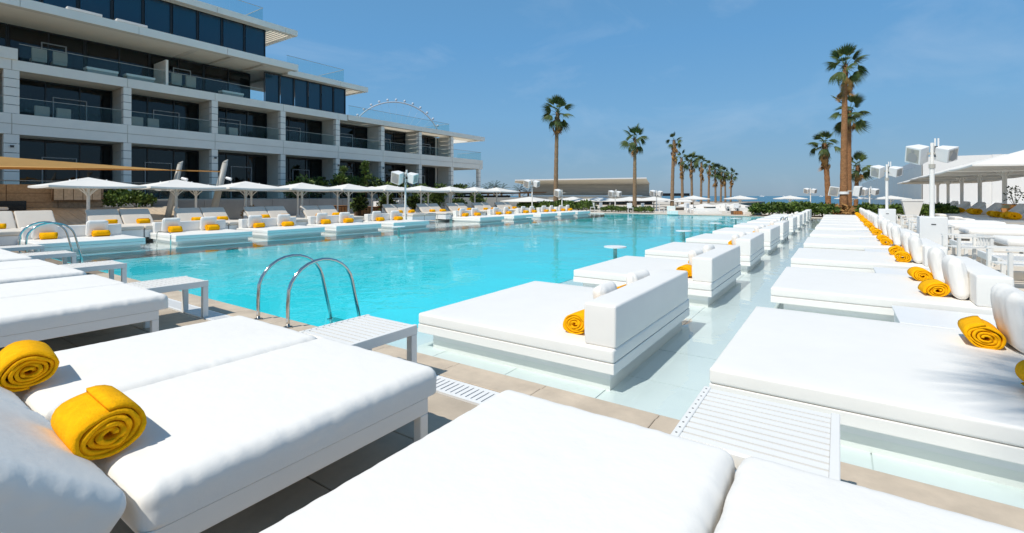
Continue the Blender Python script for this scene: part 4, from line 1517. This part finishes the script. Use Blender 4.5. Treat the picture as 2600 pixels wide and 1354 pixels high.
# small date palms behind the far left umbrellas (feathery crowns)
def feather_palm(label, x, y, zb, h, sc, seed):
    r = random.Random(seed)
    t = thing('date_palm', label, 'palm tree', (x, y, zb), 0, 'distant date palms')
    obj('trunk', MB().tube([(0, 0, 0), (0.1, 0, h * 0.5), (0.1, 0, h)], [0.3 * sc, 0.24 * sc, 0.2 * sc], 10), 'bark_grey', t)
    for k in range(18):
        a = 2.4 * k
        el = R(75 - 95 * (k / 18))
        b = MB()
        ds = Vector((math.cos(a), math.sin(a), 0))
        for q in range(16):
            tq = 0.1 + 0.9 * q / 16
            L = 2.2 * sc
            p = Vector((0.1, 0, h)) + (ds * math.cos(el) + Vector((0, 0, math.sin(el)))) * L * tq - Vector((0, 0, 0.9 * sc * tq * tq))
            s = ds.cross(Vector((0, 0, 1)))
            for sg in (-1, 1):
                e = p + s * sg * 0.45 * sc * (1 - tq * 0.6) + ds * 0.25 * sc - Vector((0, 0, 0.12 * sc))
                b.tri(p, p + ds * 0.09 * sc, e)
        obj('frond', b, 'leaf_dark', t)
    return t


for i, (u, d, h) in enumerate(((1195, 75, 2.7), (1238, 78, 2.7), (1254, 75, 3.0), (1272, 77, 2.6), (1318, 82, 2.6), (1340, 86, 2.2))):
    rr = (u - 1300) / 1215
    feather_palm(f'feathery palm crown behind the left umbrellas, {ORD[i]} from the left', d * (-math.sin(AA) + rr * math.cos(AA)), d * (math.cos(AA) + rr * math.sin(AA)), 0.0, h, 0.8, i)


# ==================================================================== SPEAKERS ON POLES
def at(u, d, z=0.0):
    rr = (u - 1300) / 1215
    return (round(d * (-math.sin(AA) + rr * math.cos(AA)), 2), round(d * (math.cos(AA) + rr * math.sin(AA)), 2), z)


def speaker_box(t, loc, rot, w=0.42, h=0.46, dpt=0.38):
    f_, b_ = w / 2, w * 0.34
    bx_ = MB().hexa([(-b_, dpt / 2, -h / 2), (-f_, -dpt / 2, -h / 2), (f_, -dpt / 2, -h / 2), (b_, dpt / 2, -h / 2)],
                    [(-b_, dpt / 2, h / 2 * 0.9), (-f_, -dpt / 2, h / 2), (f_, -dpt / 2, h / 2), (b_, dpt / 2, h / 2 * 0.9)])
    sb = obj('speaker', bx_.mesh('speaker', bevel=0.02, seg=2), 'white_plastic', t, loc, rot)
    obj('baffle', MB().box(-f_ + 0.05, -dpt / 2 - 0.004, -h / 2 + 0.05, f_ - 0.05, -dpt / 2 - 0.001, h / 2 - 0.05), 'mast', sb)
    obj('woofer_grille', MB().cyl((0, -dpt / 2 - 0.012, -0.05), (0, -dpt / 2 - 0.005, -0.05), w * 0.31, n=24), 'grille', sb)
    obj('tweeter', MB().cyl((0, -dpt / 2 - 0.012, h * 0.3), (0, -dpt / 2 - 0.005, h * 0.3), w * 0.1, n=16), 'grille', sb)
    return sb


def speaker_pole(label, loc, h, face, sc=1.0, cabinet=True, antenna=True, two=True):
    t = thing('speaker_pole', label, 'speaker', loc, 0, 'white speaker poles')
    obj('pole', MB().cyl((0, 0, 0), (0, 0, h - 0.35), 0.055, n=14), 'white_metal', t)
    obj('pole_top', MB().cyl((0, 0, h - 0.35), (0, 0, h + 0.30), 0.04, n=12), 'white_metal', t)
    obj('clamp', MB().cyl((0, 0, h - 0.42), (0, 0, h - 0.30), 0.075, n=12), 'mast', t)
    f = -math.atan2(loc[0], loc[1])
    speaker_box(t, (-0.32 * sc * math.cos(f), -0.32 * sc * math.sin(f), h), (R(16), R(17), f - R(36)), 0.48 * sc, 0.52 * sc, 0.40 * sc)
    if two:
        speaker_box(t, (0.30 * sc * math.cos(f), 0.30 * sc * math.sin(f), h - 0.02), (R(16), R(-14), f + R(54)), 0.42 * sc, 0.42 * sc, 0.40 * sc)
    obj('bracket', MB().box(-0.28 * sc, -0.03, h - 0.03, 0.28 * sc, 0.03, h + 0.03), 'mast', t, rot=(0, 0, f))
    if antenna:
        for s in (-0.035, 0.035):
            obj('antenna', MB().cyl((0.10 + s, 0, h + 0.05), (0.10 + s, 0, h + 0.42), 0.022, n=8), 'white_plastic', t)
        obj('receiver', MB().box(0.05, -0.03, h - 0.1, 0.12, 0.04, h + 0.2), 'dark_grey', t)
    if cabinet:
        obj('cabinet', MB().box(-0.30, -0.28, 0, 0.30, 0.28, 0.92).mesh('cabinet', bevel=0.02, seg=2), 'white_plastic', t)
        obj('vent', MB().box(-0.05, -0.29, 0.70, 0.05, -0.281, 0.725), 'dark_grey', t)
    return t


speaker_pole('tall white pole with two loudspeakers, largest, at right', at(2366, 13.5), 2.70, 33, 0.94)
speaker_pole('white loudspeaker pole left of the largest one at right', at(2252, 21.5), 2.62, 33, 0.96)
speaker_pole('small white loudspeaker pole by the right hedge', at(2208, 41), 1.9, 33, 1.15, False)
speaker_pole('distant white loudspeaker pole in front of the sea', at(2058, 50), 2.05, 33, 1.0, False, False)
speaker_pole('white loudspeaker pole in front of the hotel corner', at(1029, 27), 2.55, 34, 1.25, False)
speaker_pole('white loudspeaker pole left of the tallest left palm', at(1351, 44), 2.65, 60, 1.25, False)
speaker_pole('white loudspeaker pole before the pavilion terrace', at(1562, 48), 1.75, 33, 1.1, False)
speaker_pole('white loudspeaker pole right of the pavilion', at(1667, 50), 1.8, 33, 1.1, False, False)
pspk = speaker_pole('flat white loudspeaker on a post right of the tall left palm', at(1427, 45), 1.8, 30, 1.2, False, False, False)
for i, (dx, rz, lab) in enumerate(((-0.62, -20, 'white loudspeaker strapped left of the thick palm trunk'), (0.78, 40, 'white loudspeaker strapped right of the thick palm trunk'))):
    t = thing('palm_speaker', lab, 'speaker', (0.28 + dx, 41.1, 1.85), 0, 'speakers on the palm trunk')
    speaker_box(t, (0, 0, 0), (R(10), R(8 if i == 0 else -8), R(rz + 34)), 0.62, 0.68, 0.4)
    obj('arm', MB().box(min(0, -dx) * 0.8, 0.02, -0.04, max(0, -dx) * 0.8, 0.08, 0.04), 'mast', t)
band = thing('trunk_band', 'white strap band around the thick right palm trunk', 'strap', (0.28, 41.2, 1.72))
obj('band', MB().cyl((0, 0, -0.09), (0, 0, 0.09), 0.32, n=24), 'white_plastic', band)

# ==================================================================== RIGHT TERRACE
# loungers with white frames facing away, behind the right-row daybeds
rl0 = None
for i, y in enumerate([9.6, 12.6, 15.6, 19.4, 22.3, 25.2]):
    lab = f'white framed terrace lounger, {ORD[i]} from the camera behind the right-row daybeds'
    if rl0 is None:
        rl0 = thing('framed_lounger', lab, 'sun lounger', (3.6, y, 0), 0, 'framed loungers on the right terrace')
        obj('mattress', cushion('mattress', 1.95, 1.5, 0.17, 0.07, (14, 12, 2), 0.012, 0.01, 6), 'white_fabric', rl0, (0.45, 0, 0.46))
        for yy in (-0.72, 0.72):
            obj('side_rail', MB().box(-1.25, yy - 0.03, 0.28, 1.4, yy + 0.03, 0.37), 'white_metal', rl0)
            for xx in (-1.2, 0.0, 1.35):
                obj('leg', MB().box(xx - 0.03, yy - 0.031, 0, xx + 0.03, yy + 0.031, 0.279), 'white_metal', rl0)
        for j in range(14):
            obj('slat', MB().box(-1.22 + j * 0.05, -0.69, 0.31, -1.19 + j * 0.05, 0.69, 0.335), 'white_metal', rl0)
        obj('head_rail', MB().box(-1.28, -0.75, 0.28, -1.22, 0.75, 0.40), 'white_metal', rl0)
    else:
        dup(rl0, (3.6, y, 0), 0, lab)
# white slatted chairs in the gaps
wc0 = None
for i, (x, y, rz) in enumerate([(2.45, 8.0, 20), (2.45, 11.1, 15), (2.3, 14.2, 18), (2.35, 18.6, 10), (2.4, 21.0, 12), (2.4, 23.8, 15), (2.5, 27.5, 10)]):
    lab = f'white slatted garden chair, {ORD[i]} from the camera on the right terrace'
    if wc0 is None:
        wc0 = thing('garden_chair', lab, 'chair', (x, y, 0), R(rz), 'white garden chairs on the right terrace')
        for sx in (-0.28, 0.28):
            for sy in (-0.28, 0.28):
                obj('leg', MB().box(sx - 0.025, sy - 0.025, 0, sx + 0.025, sy + 0.025, 0.60 if sx < 0 else 0.62), 'white_metal', wc0)
        for j in range(6):
            obj('seat_slat', MB().box(-0.28, -0.25 + j * 0.085, 0.38, 0.28, -0.19 + j * 0.085, 0.40), 'white_metal', wc0)
        for sy in (-0.28, 0.28):
            obj('armrest', MB().box(-0.32, sy - 0.035, 0.622, 0.32, sy + 0.035, 0.65), 'white_metal', wc0)
        for j in range(5):
            obj('back_slat', MB().box(0.30, -0.22 + j * 0.1, 0.42, 0.325, -0.17 + j * 0.1, 0.60), 'white_metal', wc0)
        obj('back_rail', MB().box(0.29, -0.30, 0.602, 0.335, 0.30, 0.66), 'white_metal', wc0)
    else:
        dup(wc0, (x, y, 0), R(rz), lab)

# grey shaded loungers with raised backs under the right canopies
for i, y in enumerate([24.2, 30.6, 33.2, 37.6, 41.8, 46.0, 50.0]):
    t = thing('shaded_lounger', f'grey shaded lounger, {ORD[i]} from the camera under the right canopies', 'sun lounger', (6.1, y, 0), 0, 'loungers under the right canopies')
    m1 = cushion('mattress', 2.0, 1.7, 0.16, 0.05, (8, 8, 1), 0.008, 0.006, i)
    obj('mattress', m1, 'white_fabric', t, (-0.3, 0, 0.36))
    obj('base', MB().box(-1.25, -0.8, 0.0, 0.7, 0.8, 0.275), 'white_plastic', t)
    obj('backrest', cushion('backrest', 1.05, 1.7, 0.15, 0.05, (8, 8, 1), 0.01, 0.008, i + 3), 'white_fabric', t, (1.02, 0, 0.72), (0, R(-45), 0))
    obj('back_support', MB().hexa([(0.72, -0.78, 0), (1.5, -0.78, 0), (1.5, 0.78, 0), (0.72, 0.78, 0)],
                                  [(0.72, -0.78, 0.33), (1.42, -0.78, 0.98), (1.42, 0.78, 0.98), (0.72, 0.78, 0.33)]), 'white_plastic', t)
    for s, lab in ((-1, 'near'), (1, 'far')):
        towel((6.1 + 0.30, y + s * 0.42, 0.445), R(90), f'rolled towel on the {lab} side of the {ORD[i]} shaded right lounger', 'towels under the right canopies', scale=1.7)

# large white canopies on posts
ca0 = None
for i, y in enumerate([30.8, 36.4, 41.9, 47.3, 52.6, 57.6]):
    lab = f'large white square canopy, {ORD[i]} from the camera on the right'
    if ca0 is None:
        ca0 = make_umbrella(lab, (7.4, y, 0), 5.35, 2.85, 3.75, 'large white canopies on the right', 0.10, 'large_canopy', True)
    else:
        dup(ca0, (7.4, y, 0 if y < 52 else -0.1), 0, lab)
for i, y in enumerate([25.2, 41.0]):
    dup(ca0, (13.0, y, 0), 0, f'large white canopy in the second line at far right, {["near", "far"][i]} one', 'large white canopies on the right')

# white building and its pale screen
wb = thing('white_building', 'plain bright white building block behind the right canopies', 'building', (7.3, 66, 0))
obj('front_wall', MB().box(0, 0, -2, 28, 0.4, 5.6), 'white_wall', wb)
obj('side_wall', MB().box(0.0, 0.402, -2, 0.4, 26, 5.6), 'white_wall', wb)
obj('pilaster', MB().box(5.2, -0.25, -2, 5.9, -0.002, 5.6), 'white_wall', wb)
obj('pilaster', MB().box(10.4, -0.25, -2, 11.1, -0.002, 5.6), 'white_wall', wb)
obj('plinth', MB().box(-0.2, -0.5, -2, 28, -0.27, 0.7), 'white_wall', wb)
sc_ = thing('glass_screen', 'long pale grey translucent screen running towards the sea at right', 'screen', (7.2, 66.0, 0))
nseg = 14
for k in range(nseg):
    a, b2 = k / nseg, (k + 1) / nseg
    pa, pb_ = Vector((-4.0 * a, 34 * a, 0)), Vector((-4.0 * b2, 34 * b2, 0))
    ha, hb = 4.8 - 1.2 * a, 4.8 - 1.2 * b2
    g_ = Vector((0.02, 0, 0))
    q = Vector((0, 0.06, 0))
    obj('screen_panel', MB().hexa([pa + q + Vector((0, 0, -2)), pa + q + g_ + Vector((0, 0, -2)), pb_ + g_ + Vector((0, 0, -2)), pb_ + Vector((0, 0, -2))],
                                  [pa + q + Vector((0, 0, ha)), pa + q + g_ + Vector((0, 0, ha)), pb_ + g_ + Vector((0, 0, hb)), pb_ + Vector((0, 0, hb))]), 'screen_glass', sc_)
    obj('screen_post', MB().box(pa.x - 0.005, pa.y + 0.005, -2, pa.x + 0.04, pa.y + 0.05, ha), 'mast', sc_)

# planters and plants on the right
tp = thing('tapered_planter', 'white tapered planter standing before the right hedge', 'planter', (*at(2315, 29.5)[:2], 0))
obj('pot', MB().hexa([(-0.25, -0.25, 0.05), (0.25, -0.25, 0.05), (0.25, 0.25, 0.05), (-0.25, 0.25, 0.05)], [(-0.5, -0.5, 1.2), (0.5, -0.5, 1.2), (0.5, 0.5, 1.2), (-0.5, 0.5, 1.2)]), 'white_plastic', tp)
obj('rim', MB().box(-0.53, -0.53, 1.203, 0.53, 0.53, 1.30), 'white_plastic', tp)
obj('foot', MB().box(-0.28, -0.28, 0, 0.28, 0.28, 0.047), 'white_plastic', tp)
cp = thing('copper_pot', 'shiny copper pot holding a small airy plant at far right', 'planter', (*at(2576, 24.5)[:2], 0.42))
obj('pedestal', MB().box(-0.4, -0.4, -0.42, 0.4, 0.4, -0.003), 'white_wall', cp)
prof_ = [(0.28, 0.0), (0.46, 0.12), (0.52, 0.45), (0.47, 0.62), (0.5, 0.66)]
b = MB()
for (r0_, z0_), (r1_, z1_) in zip(prof_[:-1], prof_[1:]):
    b.cyl((0, 0, z0_), (0, 0, z1_), r0_, r1_, n=24, caps=False)
obj('pot', b.mesh('pot', smooth=True), 'copper', cp)
obj('soil', MB().cyl((0, 0, 0.5), (0, 0, 0.58), 0.46, n=20), 'soil', cp)
b = MB()
leaf_mass(b, 90, bush_fn(0, 0, 1.15, 0.40, 0.40, 0.45, rnd, 0.3), 0.13, rnd)
obj('foliage', b, 'leaf_dark', cp)
b = MB()
for k in range(7):
    b.tube([(0, 0, 0.55), (random.uniform(-.3, .3), random.uniform(-.3, .3), random.uniform(1.0, 1.5))], [0.012, 0.005], 5)
obj('stems', b, 'boot', cp)

# hedges around the far pool edge
hedge('dense green hedge left of the thick palm beyond the middle row', -5.6, 0.0, 40.2, 42.4, 0, 1.02, 7000, 0.24, 'leaf', 1)
hedge('dense green hedge right of the thick palm', 1.0, 6.2, 40.6, 42.2, 0, 1.02, 5600, 0.24, 'leaf', 2)
hedge('low green hedge at the foot of the tall left palm', -28.0, -19.6, 42.0, 43.4, 0, 1.05, 5200, 0.26, 'leaf', 3)
hedge('low flowering hedge at the foot of the second tall palm', -18.6, -13.8, 42.0, 43.0, 0, 0.55, 2200, 0.2, 'leaf', 6)
pb2 = MB()
rr_ = random.Random(4)
leaf_mass(pb2, 420, lambda: ((rr_.gauss(0, 0.32), rr_.gauss(0, 0.32), abs(rr_.gauss(0.25, 0.22))), (0, 0, 0.6)), 0.32, rr_)
dl = obj('dry_leaves', pb2, 'frond_dead', None, (0.28, 40.9, 0))
tag(dl, 'heap of dry orange leaves around the thick palm foot', 'leaves')

# ==================================================================== FAR END
pv = thing('pavilion', 'low pavilion with a broad pale overhanging roof beyond the pool', 'building', (*at(1500, 82)[:2], 0), R(34.3))
obj('upper_wall', MB().box(-9.8, 0, 1.6, 10.0, 6, 3.6), 'pavilion_wall', pv)
for k in range(6):
    obj('wall_board', MB().box(-9.81, -0.06, 1.62 + 0.33 * k, 10.0, -0.003, 1.62 + 0.33 * k + 0.31), 'pavilion_wall', pv)
obj('roof', MB().hexa([(-10.5, -0.5, 3.55), (10.0, -0.5, 3.55), (10.0, 8, 3.55), (-10.5, 8, 3.55)], [(-13.0, -3.2, 4.0), (8.6, -3.4, 4.35), (11.6, 8, 4.1), (-13.0, 8, 4.0)]), 'pavilion_roof', pv)
obj('roof_edge', MB().hexa([(-13.02, -3.25, 4.0), (8.6, -3.45, 4.352), (8.6, -3.1, 4.352), (-13.02, -2.9, 4.0)], [(-13.02, -3.25, 4.2), (8.6, -3.45, 4.55), (8.6, -3.1, 4.55), (-13.02, -2.9, 4.2)]), 'white_wall', pv)
obj('lower_slab', MB().box(-12, -2.0, 0.75, 11.5, 2, 1.45), 'pavilion_wall', pv)
obj('lower_wall', MB().box(-9, 1.5, 0, 11, 5.9, 0.748), 'black_gloss', pv)
for k in range(14):
    obj('window', MB().box(-4.6 + k * 1.1, 1.40, 0.05, -3.62 + k * 1.1, 1.48, 0.72), 'pane_blue', pv)
obj('dark_wing', MB().box(10.2, 1.5, 1.5, 17.5, 5, 1.98), 'black_gloss', pv)
br = thing('brown_canopy_roof', 'long dark brown flat roof behind the far left umbrellas', 'roof', (*at(1255, 66)[:2], 0), R(34.3))
obj('roof', MB().hexa([(-9, 0, 1.6), (7.0, 0, 1.9), (7.0, 5, 1.9), (-9, 5, 1.6)], [(-9, -0.6, 2.25), (7.4, -0.2, 2.05), (7.4, 5, 2.05), (-9, 5, 2.25)]), 'timber_dark', br)
obj('rear_wall', MB().box(-9, 3.5, 0, 2.2, 3.7, 1.6), 'black_gloss', br)
for k in range(5):
    obj('post', MB().box(-8.5 + k * 3.4, 0.3, 0, -8.36 + k * 3.4, 0.44, 1.66), 'timber_dark', br)

# white umbrellas before the pavilion and on the beach
fu = [(1345, 52, 0, 0.98), (1455, 54, 0, 0.95), (1525, 55, 0, 0.95), (1600, 60, 0, 1.0), (1660, 62, 0, 1.0), (1720, 66, -0.2, 1.0)]
f0 = None
for i, (u, d, zb, s_) in enumerate(fu):
    lab = f'wide white umbrella, {ORD[i]} from the left before the pavilion'
    p = at(u, d, zb)
    if f0 is None:
        f0 = make_umbrella(lab, p, 4.6, 0.98, 1.42, 'white umbrellas before the pavilion', 0.05)
    else:
        dup(f0, p, R(34), lab)
bu = [(1761, 50, -0.75, 'at the left'), (1879, 52, -0.75, 'in the middle'), (2006, 54, -0.75, 'left of the hedge'), (2163, 56, -0.75, 'behind the thick palm'), (2262, 52, -0.75, 'behind the right hedge')]
b0 = None
for u, d, zb, lab in bu:
    lab = f'thin white beach umbrella, the one {lab}'
    p = at(u, d, zb)
    if b0 is None:
        b0 = make_umbrella(lab, p, 2.5, 1.98, 2.30, 'white umbrellas at the beach edge', 0.035, 'beach_umbrella')
        b0.rotation_euler = (0, 0, R(34))
    else:
        dup(b0, p, R(34), lab)
for i, (u, d) in enumerate([(1740, 60), (1790, 61), (1838, 62), (1868, 63)]):
    dup(b0, at(u, d, -1.75), R(34), f'low white beach umbrella, {ORD[i]} from the left in the lower line', 'white umbrellas in the lower line')
# white beach chair backs in front of the sea
bc0 = None
for i, (u, d) in enumerate([(1745, 57), (1758, 57.5), (1775, 56), (1784, 57), (1826, 56), (1838, 56), (1862, 54), (1891, 53.5), (1915, 53), (1919, 54), (1952, 52), (1982, 51), (2001, 51.5), (2022, 50)]):
    lab = f'white slim beach chair, {ORD[i]} from the left before the sea'
    p = at(u, d, -0.9)
    if bc0 is None:
        bc0 = thing('beach_chair', lab, 'chair', p, R(34), 'white beach chairs')
        obj('backrest', MB().hexa([(-0.36, 0, 0.45), (0.36, 0, 0.45), (0.36, 0.08, 0.45), (-0.36, 0.08, 0.45)], [(-0.20, 0.45, 1.35), (0.20, 0.45, 1.35), (0.20, 0.53, 1.35), (-0.20, 0.53, 1.35)]), 'white_fabric', bc0)
        obj('seat', MB().box(-0.36, -1.0, 0.36, 0.36, 0.08, 0.449), 'white_fabric', bc0)
        for sx in (-0.3, 0.3):
            for sy in (-0.9, 0.0):
                obj('leg', MB().box(sx - 0.025, sy - 0.025, -0.6, sx + 0.025, sy + 0.025, 0.36), 'white_metal', bc0)
    else:
        dup(bc0, p, R(34), lab)
# white sofas, low walls along the far pool edge
for i, (u0, u1, d, h, lab) in enumerate([(1702, 1722, 38.6, 0.50, 'small white sofa block at the far pool edge below the receding palms'),
                                        (1770, 1834, 38.8, 0.36, 'long low white sofa at the middle of the far pool edge'),
                                        (1890, 1972, 38.2, 0.42, 'long white low wall at the right of the far pool edge')]):
    a, b2 = Vector(at(u0, d)), Vector(at(u1, d))
    t = thing('poolside_sofa', lab, 'sofa', a, math.atan2(b2.y - a.y, b2.x - a.x))
    L = (b2 - a).length
    obj('seat', MB().box(0, 0.0, 0, L, 0.9, h * 0.6).mesh('seat', bevel=0.03, seg=2), 'white_fabric', t)
    obj('backrest', MB().box(0, 0.65, h * 0.6 + 0.002, L, 0.9, h * 1.35).mesh('backrest', bevel=0.03, seg=2), 'white_fabric', t)
t = thing('timber_crate', 'orange slatted timber crate at the far pool edge', 'crate', at(1863, 38.4), R(34.3))
obj('body', MB().box(0, 0.05, 0.0, 0.72, 0.5, 0.30), 'timber_dark', t)
for k in range(5):
    obj('slat', MB().box(0.01 + k * 0.145, 0.0, 0.02, 0.12 + k * 0.145, 0.047, 0.29), 'timber_orange', t)
# small white dining chairs and tables beyond the far edge
for i, (u, d) in enumerate([(1504, 46), (1530, 47), (1555, 47), (1600, 43.5), (1637, 43.5), (1680, 44), (1745, 45), (1752, 42), (1850, 43), (1872, 43)]):
    p = at(u, d)
    t = thing('white_bistro_chair', f'small white bistro chair, {ORD[i]} from the left beyond the far pool edge', 'chair', p, R(34 + 40 * (i % 3)), 'bistro chairs beyond the pool')
    obj('seat', MB().box(-0.24, -0.24, 0.40, 0.24, 0.24, 0.45), 'white_plastic', t)
    obj('backrest', MB().box(-0.24, 0.20, 0.452, 0.24, 0.25, 0.85).mesh('backrest', bevel=0.02, seg=1), 'white_plastic', t)
    for sx in (-0.2, 0.2):
        for sy in (-0.2, 0.2):
            obj('leg', MB().box(sx - 0.02, sy - 0.02, 0, sx + 0.02, sy + 0.02, 0.398), 'white_plastic', t)

# boats on the sea
for i, (u, d, L) in enumerate([(1935, 2600, 26), (2085, 2400, 17), (2250, 2500, 20), (1990, 3000, 12)]):
    x, y, _ = at(u, d)
    t = thing('motor_boat', f'tiny white boat on the horizon, {["nearest the left beach umbrella", "just right of the distant speaker pole", "behind the right hedge", "between two beach umbrellas"][i]}', 'boat', (x, y, -2.2), R(30))
    h = L / 2
    obj('hull', MB().hexa([(-h, -2, 0), (h * 0.7, -2, 0), (h * 0.8, 2, 0), (-h, 2, 0)], [(-h, -2.6, 3), (h, -0.5, 4), (h, 0.5, 4), (-h, 2.6, 3)]), 'boat_white', t)
    obj('cabin', MB().box(-h * 0.6, -1.8, 3.1, h * 0.3, 1.8, 6.5), 'boat_white', t)
    obj('mast', MB().cyl((-h * 0.2, 0, 6.5), (-h * 0.2, 0, 10), 0.3, n=6), 'boat_white', t)

# ferris wheel far behind the hotel
wx, wy, _ = at(1006, 900)
fw = thing('ferris_wheel', 'giant pale ferris wheel arching up behind the hotel roof', 'ferris wheel', (wx, wy, 0), R(34.3 + 18))
WR, WZ = 86, 92
pts = [(WR * math.cos(2 * math.pi * k / 72), 0, WZ + WR * math.sin(2 * math.pi * k / 72)) for k in range(73)]
for s in (-2.2, 2.2):
    obj('rim', MB().tube([(p[0], s, p[2]) for p in pts], 0.85, 6, False), 'wheel_white', fw)
tr_ = MB()
for k in range(72):
    a, b2 = pts[k], pts[k + 1]
    tr_.tube([(a[0], -2.2, a[2]), (b2[0], 2.2, b2[2])], 0.4, 4)
obj('truss', tr_, 'wheel_white', fw)
cap_me = MB()
for k in range(6):
    z0_, z1_ = -2.4 + 0.8 * k, -1.6 + 0.8 * k
    r0_ = 2.4 * math.sqrt(max(0.05, 1 - (z0_ / 2.5) ** 2))
    r1_ = 2.4 * math.sqrt(max(0.05, 1 - (z1_ / 2.5) ** 2))
    cap_me.cyl((0, 0, z0_), (0, 0, z1_), r0_, r1_, n=10, caps=k in (0, 5))
cap_me = cap_me.mesh('capsule')
for k in range(36):
    a = 2 * math.pi * k / 36
    obj('capsule', cap_me, 'wheel_white', fw, ((WR + 4.2) * math.cos(a), 0, WZ + (WR + 4.2) * math.sin(a)))
for k in range(36):
    a = 2 * math.pi * k / 36
    obj('spoke', MB().tube([(0, (2 if k % 2 else -2), WZ), (WR * math.cos(a), 0, WZ + WR * math.sin(a))], 0.12, 4), 'wheel_white', fw)
obj('hub', MB().cyl((0, -6, WZ), (0, 6, WZ), 5, n=18), 'wheel_white', fw)
for sx in (-1, 1):
    for sy in (-1, 1):
        obj('support_leg', MB().tube([(0, sy * 7, WZ), (sx * 48, sy * 22, -2)], [2.2, 3.2], 8), 'wheel_white', fw)
struct('island', MB().cyl((wx, wy, -3), (wx, wy, -0.5), 220, 210, n=40), 'sand')
